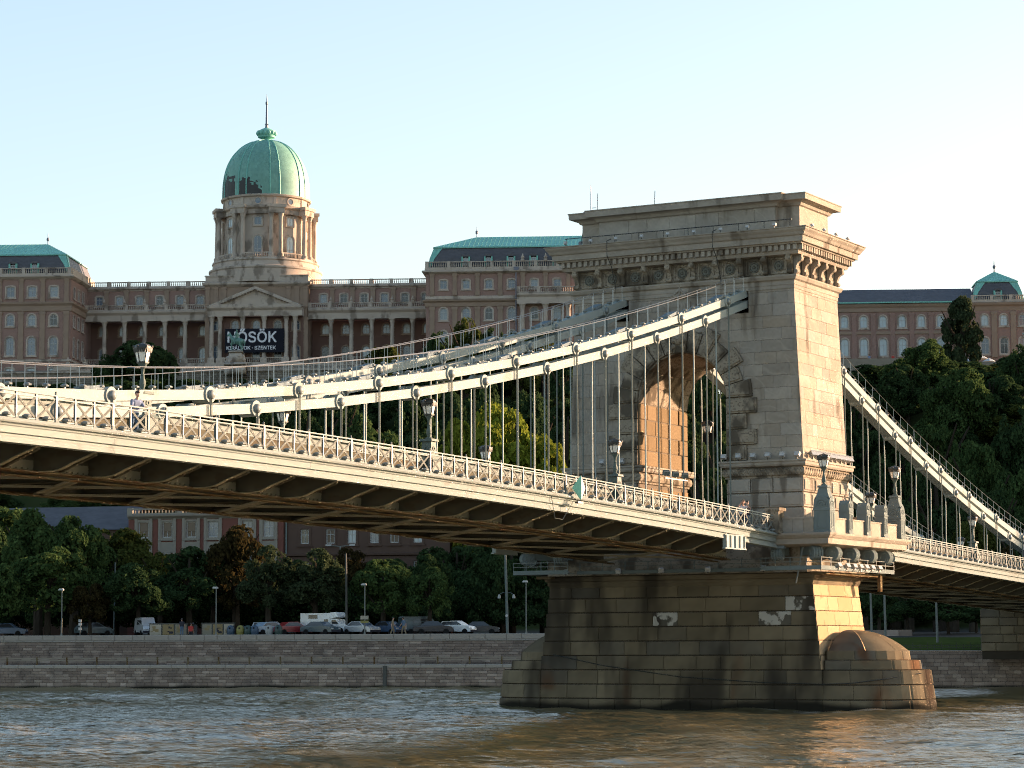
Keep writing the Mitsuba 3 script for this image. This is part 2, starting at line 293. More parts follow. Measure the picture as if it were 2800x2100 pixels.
# ---------------------------------------------------------------- the river
wx = nonuni((-1800, -600, 200), (-600, -86, 20), (-86, 100, 0.45), (100, 200, 5), (200, 600, 100))
wy = nonuni((-1500, -500, 250), (-500, -60, 20), (-60, 110, 0.45), (110, 500, 20), (500, 1500, 250))
ww, wv = np.meshgrid(wx, wy, indexing='ij')
pp = np.stack([ww, wv, ww*0], -1)
amp = np.clip((96-np.abs(ww-7))/6, 0, 1)*np.clip((82-np.abs(wv-25))/6, 0, 1)
al, ac = ww*0.35+wv*0.94, ww*0.94-wv*0.35
gust = meshkit.fbm(np.stack([ac*0.03, al*0.02, al*0+4], -1), 3)
wz = (meshkit.fbm(np.stack([ac*0.45, al*0.2, al*0], -1), 4, 3)-0.5)*0.46*(0.3+1.4*gust)
wz += (meshkit.fbm(np.stack([ac*0.17, al*0.07, al*0+2], -1), 3, 9)-0.5)*0.36
wz *= amp
m0, m1 = ww.shape
ii, jj = np.meshgrid(np.arange(m0-1), np.arange(m1-1), indexing='ij')
wf = np.stack([ii*m1+jj, (ii+1)*m1+jj, (ii+1)*m1+jj+1, ii*m1+jj+1], -1).reshape(-1, 4)
keep = ((ww-Q0[0])*QN[0]+(wv-Q0[1])*QN[1] < 4.0).ravel()
wf = wf[keep[wf].any(1)]
put('water', MB().raw(np.stack([ww, wv, wz], -1), wf), 'water_body', True, kind='structure')

# ================================================================ THE SUSPENSION BRIDGE (one thing; its towers, piers, decks, railings and chains are parts)
BR = thing('suspension_bridge', 'suspension bridge with a pale stone arched tower, white iron deck and link chains', 'bridge')
rng = random.Random(7)
def rt(x):                       # height of the railing's top along the bridge
    x = np.asarray(x, float)
    main = 12.47-3e-4*np.clip(x+75, 0, None)**2
    side = 10.62-0.0305*(x-20)
    k = np.clip((x+5.5)/11, 0, 1)
    return main*(1-k)+side*k
def half(z): return 7.65-(z-14.4)*0.0425      # half length of the shaft at height z
CY = -0.05
def ring(prof, hx, hy, cy=0.0, cx=0.0, M=None, cap=True, t=0.5):     # moulding swept round a rectangle; prof = (out, z)
    mb = MB(M); v, f = [], []
    for o, z in prof:
        v += [[cx-hx-o, cy-hy-o, z], [cx+hx+o, cy-hy-o, z], [cx+hx+o, cy+hy+o, z], [cx-hx-o, cy+hy+o, z]]
    for i in range(len(prof)-1):
        for j in range(4): f.append([i*4+j, i*4+(j+1) % 4, (i+1)*4+(j+1) % 4, (i+1)*4+j])
    if cap:
        m = (len(prof)-1)*4
        f += [[m, m+1, m+2, m+3], [3, 2, 1, 0]]
    return mb.raw(v, f, t)

# ---- the stone tower
TW = BR+'__tower'
R0, SPR = 2.92, 18.25
arch = unary_union([sbox(-R0, 9.5, R0, SPR), Point(0, SPR).buffer(R0, 24)])
slots = unary_union([sbox(s-0.42, 23.25, s+0.42, 24.78) for s in (-3.93, 3.93)])
shaft = Polygon([(CY-half(14.3)+0.03, 14.3), (CY+half(14.3)-0.03, 14.3), (CY+half(25.3)-0.03, 25.3), (CY-half(25.3)+0.03, 25.3)])
xz = lambda a, b, c: (c, a, b)
mb = MB().extr(shaft.difference(arch).difference(slots), -3.38, 3.38, xz)
mb.extr(sbox(CY-7.58, 7.0, CY+7.58, 14.35).difference(arch), -3.48, 3.48, xz)
put(TW+'__core', mb, 'joint')
put(TW+'__slot_lining', MB().box((-2.6, -4.6, 22.8), (2.6, 4.6, 24.9)), 'hollow')
def split(a0, a1, length, r):
    n = max(1, round((a1-a0)/length)); cut = [a0]+[a0+(a1-a0)*(k+r.uniform(-0.22, 0.22))/n for k in range(1, n)]+[a1]
    return list(zip(cut[:-1], cut[1:]))
def ashlar(parent, fn, region, zs, length, depth, mat, r, gap=0.006, c=0.008, lim=None, name='stone', tone=None):
    """Courses of stones over a region of a wall; each stone is a part."""
    minx, _, maxx, _ = region.bounds
    for i in range(len(zs)-1):
        z0, z1 = zs[i]+gap, zs[i+1]-gap
        row = split(minx-0.01, maxx+0.01, length, r)
        if i % 2: row = split(minx-length*0.5, maxx+length*0.5, length, r)
        for a0, a1 in row:
            piece = sbox(a0+gap, z0, a1-gap, z1); cutp = piece.intersection(region)
            if cutp.area < 0.05: continue
            d = depth*(1+r.uniform(-0.12, 0.12)); t, w = r.random(), r.random()
            if tone: t, w = tone(r)
            m = MB()
            if cutp.area > 0.999*piece.area: m.block(fn, a0+gap, a1-gap, z0, z1, 0, d, c, t, w)
            else: m.extr(cutp, 0, d, lambda a, b, dd: fn(a, b, dd), t, w)
            if m.n: put(f'{parent}__{name}', m, mat)
ffront = lambda a, b, d: (-(3.38+d)+0*a, a+0*b, b+0*a)
fnorth = lambda a, b, d: (a+0*b, CY-(half(b)-0.03+d)+0*a, b+0*a)
# quoins round the arch: bold blocks, long and short by turns, and radiating voussoirs
vous, quoin_region = [], []
nv = 13
for k in range(nv):
    a0, a1 = PI*k/nv, PI*(k+1)/nv
    ro = 4.55 if k % 2 == 0 else 4.1
    if k == nv//2: ro = 4.3
    P = Polygon([(r_*math.cos(a), SPR+r_*math.sin(a)) for r_, aa in ((R0+0.02, np.linspace(a0+0.012, a1-0.012, 5)), (ro, np.linspace(a1-0.008, a0+0.008, 5))) for a in aa])
    vous.append(P)
quoins = []
zc = [14.5, 15.43, 16.36, 17.29, 18.22]
for s in (-1, 1):
    for k in range(4):
        L = 1.9 if k % 2 else 1.25
        quoins.append(sbox(min(s*R0, s*(R0+L)), zc[k]+0.03, max(s*R0, s*(R0+L)), zc[k+1]-0.03))
keep_out = unary_union([p.buffer(0.02) for p in vous+quoins]+[arch])
face = shaft.difference(keep_out).difference(slots.buffer(0.03))
zs = [14.5+0.705*k for k in range(15)]+[25.0]
ashlar(TW, ffront, face, zs, 1.55, 0.045, 'tower_stone', random.Random(3))
ashlar(TW, fnorth, sbox(-3.42, 14.5, 3.42, 25.0), zs, 1.45, 0.03, 'tower_stone', random.Random(4))
def pillow(P, d0, d1):              # a rusticated block with a raised, pitted field
    m = MB().extr(P, 0, d0, lambda a, b, d: ffront(a, b, d))
    inner = P.buffer(-0.11, join_style=2)
    if not inner.is_empty: m.extr(inner, d0, d1, lambda a, b, d: ffront(a, b, d))
    return m
for P in vous: put(TW+'__voussoir', pillow(P, 0.2, 0.28), 'carved_stone')
for P in quoins: put(TW+'__quoin', pillow(P, 0.2, 0.28), 'carved_stone')
# keystone with a lion's mask
m = MB().taper((0, 0), 0, 1.5, (0.34, 0.3), (0.5, 0.34)); v, f, t = m.mesh(); m = MB()
m.raw(np.stack([v[:, 1]-3.6, v[:, 0], v[:, 2]+SPR+R0-0.08], 1), f)
for (y, z, r_, sx) in ((0, 21.9, 0.34, 1), (-0.2, 22.1, 0.14, 1), (0.2, 22.1, 0.14, 1), (0, 21.72, 0.2, 1.2), (-0.28, 21.8, 0.2, 1), (0.28, 21.8, 0.2, 1), (0, 22.28, 0.26, 1), (-0.3, 21.45, 0.16, 1), (0.3, 21.45, 0.16, 1)):
    m.ball((-3.92, y, z), r_, 6, (0.8, sx, 1))
put(TW+'__keystone', m, 'carved_stone', True, label='keystone carved with a lion mask over the arch')
# jambs and soffit of the arch
fj = {1: (lambda a, b, d: (a+0*b, R0+0.03-d+0*a, b+0*a)), -1: (lambda a, b, d: (a+0*b, -R0-0.03+d+0*a, b+0*a))}
zj = [10.0, 10.85, 11.7, 12.55, 13.2, 14.5]+[14.5+0.93*k for k in range(1, 5)]
for s in (1, -1):
    r = random.Random(11+s)
    for i in range(len(zj)-1):
        if i == 4: continue
        e = 0.75 if i % 2 else 1.25
        cuts = [-3.45, -3.45+e]+[-3.45+e+(6.9-2*e)*k/3+r.uniform(-.2, .2) for k in (1, 2)]+[3.45-e, 3.45]
        for k in range(5):
            edge = k in (0, 4)
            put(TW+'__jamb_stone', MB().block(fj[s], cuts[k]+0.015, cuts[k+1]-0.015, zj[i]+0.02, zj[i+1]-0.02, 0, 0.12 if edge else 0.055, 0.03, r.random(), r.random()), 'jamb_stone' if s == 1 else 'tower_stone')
for k in range(9):
    a0, a1 = PI*k/9, PI*(k+1)/9
    for x0, x1, d in ((-3.45, -2.3, 0.09), (-2.3, 0, 0.04), (0, 2.3, 0.04), (2.3, 3.45, 0.09)):
        fs = lambda a, b, dd: (a, (R0+0.02-dd)*math.cos(b), SPR+(R0+0.02-dd)*math.sin(b))
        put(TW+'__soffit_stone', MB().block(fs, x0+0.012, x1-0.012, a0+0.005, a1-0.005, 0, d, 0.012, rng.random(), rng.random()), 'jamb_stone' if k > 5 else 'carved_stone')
# base of the tower: rusticated blocks, torus and ledge
fb = lambda a, b, d: (-(3.48+d)+0*a, a+0*b, b+0*a)
fbn = lambda a, b, d: (a+0*b, CY-(7.58+d)+0*a, b+0*a)
for i in range(4):
    z0, z1 = 9.95+0.87*i, 9.95+0.87*(i+1)
    for s, lo, hi in ((-1, CY-7.62, -R0-0.05), (1, R0+0.05, CY+7.62)):
        r = random.Random(i*7+s)
        for a0, a1 in split(lo, hi, 1.6 if i % 2 else 1.9, r):
            m = MB().block(fb, a0+0.03, a1-0.03, z0+0.03, z1-0.03, 0, 0.1, 0.02, r.random(), 0.3).block(fb, a0+0.13, a1-0.13, z0+0.13, z1-0.13, 0.1, 0.14, 0.02, r.random(), 0.3)
            put(TW+'__rusticated_block', m, 'tower_stone')
    r = random.Random(i+90)
    for a0, a1 in split(-3.58, 3.58, 1.5 if i % 2 else 1.2, r):
        m = MB().block(fbn, a0+0.03, a1-0.03, z0+0.03, z1-0.03, 0, 0.1, 0.02, r.random(), 0.6).block(fbn, a0+0.13, a1-0.13, z0+0.13, z1-0.13, 0.1, 0.15, 0.03, r.random(), 0.6)
        put(TW+'__rusticated_block', m, 'tower_stone')
def around(prof, only):        # the ledge goes round each leg of the tower
    m = MB()
    for s in (only,):
        y0, y1 = (CY-7.58, -R0) if s < 0 else (R0, CY+7.58)
        w = ring(prof, 3.48, (y1-y0)/2, (y0+y1)/2); v, f, t = w.mesh(); m.raw(v, f)
    return m
for s_ in (-1, 1):
    put(TW+'__torus', around([(0.02, 13.4), (0.1, 13.42), (0.1, 13.52), (0.2, 13.58), (0.25, 13.75), (0.22, 13.95), (0.12, 14.02), (0.12, 14.06)], s_), 'carved_stone', label='carved torus moulding round the foot of the tower')
    put(TW+'__ledge', around([(0.1, 14.06), (0.3, 14.1), (0.36, 14.2), (0.36, 14.32), (0.42, 14.36), (0.42, 14.46), (-0.2, 14.52)], s_), 'tower_stone')
m = MB()                             # leaves carved on the torus, north side and front
for k in range(22):
    x = -3.6+7.2*k/21
    m.bar((x, CY-7.79, 13.6), (x+0.2, CY-7.84, 13.95), 0.07, 0.06)
for k in range(14):
    y = CY-7.7+4.7*k/13
    m.bar((-3.7, y, 13.6), (-3.74, y+0.2, 13.95), 0.07, 0.06)
put(TW+'__leaf_carving', m, 'carved_stone', kind='stuff')
# head of the tower
put(TW+'__neck_moulding', ring([(0.0, 24.5), (0.05, 24.52), (0.05, 24.72), (0.08, 24.74), (0.08, 24.98), (0.2, 25.05), (0.28, 25.22), (0.28, 25.3), (0.02, 25.33)], 3.42, 7.2, CY), 'tower_stone')
put(TW+'__frieze', ring([(-0.02, 25.3), (-0.02, 26.5)], 3.42, 7.2, CY), 'carved_stone')
put(TW+'__dentil_band', ring([(0.0, 26.42), (0.5, 26.46), (0.56, 26.58), (0.56, 26.64), (0.6, 26.66), (0.6, 27.0), (0.84, 27.0), (0.88, 27.08), (0.9, 27.1)], 3.42, 7.2, CY), 'tower_stone')
put(TW+'__cornice', ring([(0.85, 27.08), (1.02, 27.1), (1.04, 27.42), (1.12, 27.45), (1.16, 27.5), (1.22, 27.62), (1.34, 27.76), (1.36, 27.86), (1.42, 27.87), (1.42, 27.92), (0.2, 28.05)], 3.42, 7.2, CY), 'tower_stone')
for y in np.linspace(CY-7.62, CY+7.62, 40): put(TW+'__dentil', MB().box((-4.2, y-0.105, 26.68), (-3.98, y+0.105, 26.98), rng.random()), 'tower_stone')
for x in np.linspace(-3.9, 3.9, 22): put(TW+'__dentil', MB().box((x-0.1, CY-8.0, 26.68), (x+0.1, CY-7.78, 26.98), rng.random()), 'tower_stone')
def console(fn):                     # scrolled bracket under the cornice
    m = MB()
    pts = [(0.0, 25.36), (0.1, 25.38), (0.14, 25.7), (0.24, 25.95), (0.42, 26.12), (0.5, 26.3), (0.5, 26.47), (0.0, 26.47)]
    m.extr(Polygon(pts), -0.13, 0.13, lambda a, b, c: fn(c, b, a))
    m.extr(Point(0.36, 26.24).buffer(0.17, 4), -0.16, 0.16, lambda a, b, c: fn(c, b, a)).extr(Point(0.14, 25.5).buffer(0.12, 4), -0.16, 0.16, lambda a, b, c: fn(c, b, a))
    return m
for k in range(10):
    y = -0.08+1.56*(k-4.5)
    put(TW+'__console', console(lambda a, b, d, y=y: (-3.42-d+0*a, y+a+0*b, b+0*a)), 'carved_stone')
for k in range(6):
    x = -3.25+1.3*k
    put(TW+'__console', console(lambda a, b, d, x=x: (x+a+0*b, CY-7.2-d+0*a, b+0*a)), 'tower_stone')
def rosette(fn):
    m = MB()
    m.extr(Point(0, 0).buffer(0.31, 6).difference(Point(0, 0).buffer(0.265, 6)), 0, 0.06, fn)
    for k in range(8):
        a = k*PI/4; m.extr(Point(0.165*math.cos(a), 0.165*math.sin(a)).buffer(0.075, 3), 0, 0.07, fn)
    return m.extr(Point(0, 0).buffer(0.06, 3), 0, 0.1, fn)
for k in range(9):
    y = -0.1+1.56*(k-4)
    put(TW+'__rosette', rosette(lambda a, b, d, y=y: (-3.41-d+0*a, y+a+0*b, 25.88+b+0*a)), 'rosette_stone')
    fr = sbox(-0.52, -0.46, 0.52, 0.46).difference(sbox(-0.45, -0.39, 0.45, 0.39))
    put(TW+'__panel_frame', MB().extr(fr, 0, 0.05, lambda a, b, d, y=y: (-3.41-d+0*a, y+a+0*b, 25.88+b+0*a)), 'carved_stone')
# attic
m = ring([(0, 27.9), (0, 29.55), (0.12, 29.6), (0.2, 29.75), (0.3, 29.82), (0.62, 29.86), (0.64, 30.16), (0.68, 30.18), (0.68, 30.24), (0.1, 30.32)], 2.25, 7.2)
v, f, t = ring([(0, 27.9), (0, 29.55), (0.12, 29.6), (0.2, 29.75), (0.3, 29.82), (0.62, 29.86), (0.64, 30.2), (0.68, 30.22), (0.68, 30.28), (0.1, 30.36)], 2.62, 5.85).mesh(); m.raw(v, f)
put(TW+'__attic', m, 'tower_stone')
r = random.Random(21)
fa = lambda a, b, d: (-(2.62+d)+0*a, a+0*b, b+0*a)
for i, (z0, z1) in enumerate(((27.95, 28.75), (28.75, 29.52))):
    for a0, a1 in split(-5.85, 5.85, 1.75 if i else 2.1, r):
        put(TW+'__stone', MB().block(fa, a0+0.01, a1-0.01, z0+0.01, z1-0.01, 0, 0.03, 0.01, r.random(), r.random()*0.6), 'tower_stone')
# carved arms and crown between the chains
fc = lambda a, b, d: (-(3.42+d)+0*a, a+0*b, b+0*a)
m = MB()
sh = Polygon([(-0.62, 24.15), (0.62, 24.15), (0.62, 23.2), (0.4, 22.75), (0, 22.5), (-0.4, 22.75), (-0.62, 23.2)])
m.extr(sh, 0, 0.1, fc)
for k in range(4): m.extr(sbox(0.05, 22.95+0.3*k, 0.56, 23.08+0.3*k), 0.1, 0.16, fc)
m.extr(unary_union([sbox(-0.36, 22.95, -0.26, 24.05), sbox(-0.52, 23.7, -0.1, 23.78), sbox(-0.46, 23.4, -0.16, 23.48)]), 0.1, 0.16, fc)
for s in (-1, 1):
    m.tube([(-3.5, s*0.7, 22.6), (-3.55, s*0.95, 23.0), (-3.55, s*0.8, 23.5), (-3.5, s*0.95, 24.0)], 0.09, 5)
put(TW+'__coat_of_arms', m, 'tower_stone', label='carved shield with four bars and a double cross')
m = MB().extr(sbox(-0.42, 24.42, 0.42, 24.62), 0, 0.2, fc)
for k in range(5): m.ball((-3.56, -0.34+0.17*k, 24.68), 0.09, 4)
m.ball((-3.46, 0, 24.68), 0.42, 7, (0.35, 0.95, 0.85))
m.tube([(-3.62, -0.36, 24.6), (-3.66, 0, 24.86), (-3.62, 0.36, 24.6)], 0.05, 5).tube([(-3.68, 0, 24.55), (-3.66, 0, 25.0)], 0.05, 5)
m.bar((-3.62, 0, 25.02), (-3.62, 0.05, 25.24), 0.04, 0.04).bar((-3.62, -0.08, 25.15), (-3.62, 0.12, 25.11), 0.04, 0.04)
put(TW+'__carved_crown', m, 'tower_stone', True, label='carved royal crown above the shield')

# ---- pier under the tower
PI_ = BR+'__pier'
def pier_xy(z): return 3.6+0.05*(7.4-z), -8.2-0.117*(7.4-z), 8.85+0.117*(7.4-z)
zz = [-1.1]+[-0.25+0.85*k for k in range(10)]
m = MB()
for z0, z1 in ((-1.5, 7.4),):
    a, b = pier_xy(z0), pier_xy(z1); e = 0.05
    m.hexa([[-a[0]+e, a[1]+e, z0], [a[0]-e, a[1]+e, z0], [a[0]-e, a[2]-e, z0], [-a[0]+e, a[2]-e, z0], [-b[0]+e, b[1]+e, z1], [b[0]-e, b[1]+e, z1], [b[0]-e, b[2]-e, z1], [-b[0]+e, b[2]-e, z1]])
put(PI_+'__core', m, 'pier_joint')
fpf = lambda a, b, d: (-(pier_xy(b)[0]-0.05+d), a, b)
fpn = lambda a, b, d: (a, pier_xy(b)[1]+0.05-d, b)
for i in range(len(zz)-1):
    r = random.Random(100+i); h = pier_xy((zz[i]+zz[i+1])/2)
    for a0, a1 in split(h[1], h[2], 1.75 if i % 2 else 2.05, r):
        put(PI_+'__stone', MB().block(fpf, a0+0.006, a1-0.006, zz[i]+0.028, zz[i+1]-0.028, 0, 0.06+r.uniform(-.008, .012), 0.03, r.random(), 0.99 if (i in (7, 8) and a0 < (-5.9 if i == 7 else -7.3) < a1) or (i == 7 and a0 < 0.6 < a1) else r.random()*0.92), 'pier_stone')
    if zz[i] > 1.5:
        for a0, a1 in split(-h[0], h[0], 2.3 if i % 2 else 1.9, r):
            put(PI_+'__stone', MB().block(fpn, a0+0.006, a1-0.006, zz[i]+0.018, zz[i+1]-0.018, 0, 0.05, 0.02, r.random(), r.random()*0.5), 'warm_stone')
for s, yc, bb in ((-1, -8.9, 5.2), (1, 9.4, 4.5)):       # rounded cutwaters in stepped courses with a domed cap
    def fcut(a, b, d, off=0.0):
        sh = off+0.14*b
        return ((4.05-sh*0.45+d)*math.sin(a), yc+s*(bb-sh+d)*math.cos(a), b)
    rings = [(zz[i], zz[i+1], 0.0) for i in range(4)]+[(2.3, 2.85, 0.55), (2.85, 3.4, 1.15)]
    core = MB()
    for z0, z1, off in rings:
        n = 24; ang = np.linspace(-PI/2, PI/2, n+1)
        lo = [fcut(a, z0, -0.05, off) for a in ang]+[(0, yc-s*2, z0)]; hi = [fcut(a, z1, -0.05, off) for a in ang]+[(0, yc-s*2, z1)]
        k = n+2
        core.raw(lo+hi, [[i, i+1, k+i+1, k+i] for i in range(n)])
        core.raw(hi, [[i, i+1, n+1] for i in range(n)])
        r = random.Random(int(z0*50)+s)
        for a0, a1 in split(-PI/2, PI/2, 0.42 if off else 0.34, r):
            put(PI_+'__stone', MB().block(lambda a, b, d: fcut(a, b, d, off), a0+0.002, a1-0.002, z0+(0.03 if not off else 0.008), z1-(0.03 if not off else 0.008), -0.05, 0.02, 0.025, r.random(), r.random(), seg=3), 'pier_stone')
        if off == 0.0 and z1 > 2: pass
    put(PI_+'__core', core, 'pier_joint')
    top = MB(); n = 20
    for z, off in ((2.3, 0.0), (2.85, 0.55)):             # treads of the steps
        ang = np.linspace(-PI/2, PI/2, n+1); o_ = [fcut(a, z+0.005, 0, off) for a in ang]; i_ = [fcut(a, z+0.005, 0, off+1.3) for a in ang]
        top.raw(o_+i_, [[i, i+1, n+1+i+1, n+1+i] for i in range(n)])
    put(PI_+'__step', top, 'pier_stone')
    for k in range(5):
        a0, a1 = -PI/2+PI*k/5+0.006, -PI/2+PI*(k+1)/5-0.006
        ts = np.linspace(0, PI/2*0.98, 8); aa = np.linspace(a0, a1, 5); v = []
        for tt in ts:
            for a in aa:
                rho = 1-tt/(PI/2)*0.999
                v.append((3.3*rho*math.sin(a), yc+s*(0.2+(bb-1.75)*rho*math.cos(a))-s*0.1, 3.38+1.22*(1-rho**2.4)))
        f = [[i*5+j, i*5+j+1, (i+1)*5+j+1, (i+1)*5+j] for i in range(7) for j in range(4)]
        put(PI_+'__cap_stone', MB().raw(v, f, rng.random(), rng.random()), 'pier_stone', True)
m = ring([(0.02, 7.2), (0.12, 7.4), (0.12, 7.55), (0.24, 7.6), (0.26, 7.85), (0.1, 7.95)], 3.62, 8.52, 0.32)
put(PI_+'__moulding', m, 'pier_stone')
put(PI_+'__corbel_course', MB().box((-4.6, -8.3, 7.9), (4.6, 8.5, 9.4)), 'carved_stone')

# ---- decks, girders, railings
YR, YC = 7.1, 3.95
spans = [('deck', -93.0, -6.2), ('deck', 6.3, 86.0)]
fprof = [(-0.35, -0.97), (0.22, -0.99), (0.24, -1.03), (0.3, -1.05), (0.34, -1.1), (0.3, -1.16), (0.16, -1.19), (0.14, -1.25), (0.09, -1.27), (0.09, -1.5), (-0.02, -1.53), (-0.02, -1.6), (0.05, -1.62), (0.05, -1.7), (0.08, -1.74), (0.08, -1.82), (-0.35, -1.82)]
brackets = [[-71.22+3.2*k for k in range(-6, 20)], [13.24+3.2*k for k in range(-2, 23)]]
posts = [[-70.65+3.21*k for k in range(-6, 21)], [6.9+3.2*k for k in range(0, 25)]]
for si, (nm, xa, xb) in enumerate(spans):
    DK = BR+'__deck' if si == 0 else BR+'__deck_001'
    xs = np.arange(xa, xb, 1.6); xs = np.append(xs, xb)
    for s in (-1, 1):
        fx = np.arange(xa, xb, 6.4); fx = np.append(fx, xb)
        for x0, x1 in zip(fx[:-1], fx[1:]):
            if s > 0 and si == 0 and x0 < -70: continue
            st = np.linspace(x0+0.006, x1-0.006, 5); v, f = [], []
            for x in st:
                for o, z in fprof: v.append((x, s*(YR+o), rt(x)+z))
            k = len(fprof)
            for i in range(4):
                for j in range(k): f.append([i*k+j, i*k+(j+1) % k, (i+1)*k+(j+1) % k, (i+1)*k+j])
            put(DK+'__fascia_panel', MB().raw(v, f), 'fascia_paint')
        # stiffening girder with its web, flanges and stiffeners, joined from strips along the span
        def strip(y0, y1, z0, z1, mat, name):
            v, f = [], []
            for x in xs: v += [(x, y0, rt(x)+z0), (x, y1, rt(x)+z0), (x, y1, rt(x)+z1), (x, y0, rt(x)+z1)]
            for i in range(len(xs)-1):
                for j in range(4): f.append([i*4+j, i*4+(j+1) % 4, (i+1)*4+(j+1) % 4, (i+1)*4+j])
            put(f'{DK}__{name}', MB().raw(v, f), mat)
        yc = s*YC
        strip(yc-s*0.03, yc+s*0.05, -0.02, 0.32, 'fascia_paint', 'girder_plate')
        strip(yc-0.24, yc+0.24, 0.3, 0.36, 'white_paint', 'girder_flange')
        strip(yc-s*0.05, yc+s*0.02, -2.4, -0.02, 'girder_paint', 'girder_web')
        strip(yc+s*0.02, yc+s*0.05, -2.4, -2.0, 'girder_edge', 'girder_plate')
        strip(yc-0.3, yc+0.3, -2.46, -2.4, 'rusty', 'girder_flange')
        strip(yc-0.62*s-0.16, yc-0.62*s+0.16, -2.56, -2.51, 'rusty', 'girder_flange')
        riv = MB()
        for x in np.arange(xa, xb, 0.32):
            z = rt(x)
            riv.box((x-0.03, yc+s*0.05-0.02, z-2.34), (x+0.03, yc+s*0.05+0.02, z-2.28)).box((x-0.035, yc+s*0.24-0.03, z-2.4), (x+0.035, yc+s*0.24+0.03, z-2.37))
            riv.box((x-0.025, yc+s*0.05-0.02, z+0.03), (x+0.025, yc+s*0.05+0.02, z+0.08))
        put(DK+'__rivets', riv, 'girder_paint', kind='stuff')
        for bx in brackets[si]:
            if not xa+0.3 < bx < xb-0.3: continue
            z = float(rt(bx))
            cur = [(0.05, -2.42), (0.9, -2.42), (1.25, -2.38), (1.55, -2.28), (1.8, -2.17), (2.95, -1.8)]
            pol = Polygon([(0.05, -1.35), (2.95, -1.5)]+cur[::-1])
            m = MB().extr(pol, -0.02, 0.02, lambda a, b, c: (bx+c, s*(YC+a)+0*b, z+b+0*a))
            bk = put(DK+'__bracket', m, 'girder_paint')
            m = MB()
            for p, q in zip(cur[:-1], cur[1:]): m.bar((bx, s*(YC+p[0]), z+p[1]), (bx, s*(YC+q[0]), z+q[1]), 0.2, 0.03, (0, 0, 1))
            put(DK+'__bracket_flange', m, 'girder_edge')
            put(DK+'__strut', MB().bar((bx+0.05, s*(YC+2.85), z-1.86), (bx+1.5, s*(YC+0.1), z-2.3), 0.12, 0.12), 'girder_paint')
        # railing: posts, X braces with bosses, top rail
        RL = BR+'__railing' if (si, s) == (0, -1) else BR+'__railing_%03d' % (si*2+(1 if s > 0 else 0))
        v, f = [], []
        for (w, za, zb) in ((0.06, -0.05, 0.0), (0.035, -0.17, -0.13), (0.05, -0.95, -0.9)):
            base = len(v)
            for x in xs: v += [(x, s*YR-w, rt(x)+za), (x, s*YR+w, rt(x)+za), (x, s*YR+w, rt(x)+zb), (x, s*YR-w, rt(x)+zb)]
            for i in range(len(xs)-1):
                for j in range(4): f.append([base+i*4+j, base+i*4+(j+1) % 4, base+(i+1)*4+(j+1) % 4, base+(i+1)*4+j])
        put(RL+'__rail', MB().raw(v, f), 'white_paint')
        pitch_ = 3.21/3
        for px in posts[si]:
            for k in range(3):
                x0 = px+k*pitch_; x1 = x0+pitch_
                if x0 < xa or x1 > xb+0.4 or (s > 0 and si == 0 and x0 < -70): continue
                z0, z1 = float(rt(x0)), float(rt(x1))
                w = 0.055 if k == 0 else 0.035
                m = MB().box((x0-w, s*YR-w, z0-0.95), (x0+w, s*YR+w, z0-0.02)).taper((x0, s*YR), z0-0.97, z0-0.82, (w+0.05, w+0.05), (w, w))
                if k == 0: m.taper((x0, s*YR), z0, z0+0.05, (0.05, 0.05), (0.03, 0.03)).ball((x0, s*YR, z0+0.09), 0.045, 4)
                put(RL+'__post', m, 'rail_dark')
                xm, zm = (x0+x1)/2, (z0+z1)/2-0.53
                m = MB()
                for (ax, az), (bx_, bz) in (((x0+w, z0-0.9), (x1-w, z1-0.17)), ((x0+w, z0-0.17), (x1-w, z1-0.9))):
                    for dd in (-0.028, 0.028): m.bar((ax, s*(YR+0.01), az+dd), (bx_, s*(YR+0.01), bz+dd), 0.036, 0.03, (0, 1, 0))
                m.lathe([(0.075, -0.03), (0.075, 0.03), (0.03, 0.045)], (xm, s*YR, zm), 8, [[1, 0, 0], [0, 0, 1], [0, 1, 0]])
                put(RL+'__cross_brace', m, 'rail_paint')
    # underside: soffit, cross beams, laced laterals
    v, f = [], []
    for x in xs: v += [(x, -YR+0.1, rt(x)-1.35), (x, YR-0.1, rt(x)-1.35), (x, YR-0.1, rt(x)-1.05), (x, -YR+0.1, rt(x)-1.05)]
    for i in range(len(xs)-1):
        for j in range(4): f.append([i*4+j, i*4+(j+1) % 4, (i+1)*4+(j+1) % 4, (i+1)*4+j])
    put(DK+'__road_slab', MB().raw(v, f), 'asphalt')
    for k, bx in enumerate(brackets[si]):
        if not xa+0.3 < bx < xb-0.3: continue
        z = float(rt(bx))
        put(DK+'__cross_beam', MB().box((bx-0.02, -YC, z-2.25), (bx+0.02, YC, z-1.35)).box((bx-0.16, -YC, z-2.28), (bx+0.16, YC, z-2.24)), 'girder_paint')
        m = MB()
        for yy in (-2.6, -1.3, 0, 1.3, 2.6): m.box((bx, yy-0.1, z-1.8), (bx+3.2, yy+0.1, z-1.4))
        put(DK+'__stringers', m, 'girder_paint')
        if k % 2 == 0:
            m = MB()
            for sy in (-1, 1):
                p, q = np.array([bx, sy*(YC-0.3), z-2.44]), np.array([bx+6.4, -sy*(YC-0.3), float(rt(bx+6.4))-2.44])
                e = np.array([-(q-p)[1], (q-p)[0], 0]); e /= np.linalg.norm(e)
                for o in (-0.17, 0.17): m.bar(p+e*o, q+e*o, 0.1, 0.08)
                for j in range(16): c = p+(q-p)*(j+0.5)/16; m.bar(c-e*0.17, c+e*0.17, 0.16, 0.02)
            put(DK+'__lateral_brace', m, 'girder_edge')

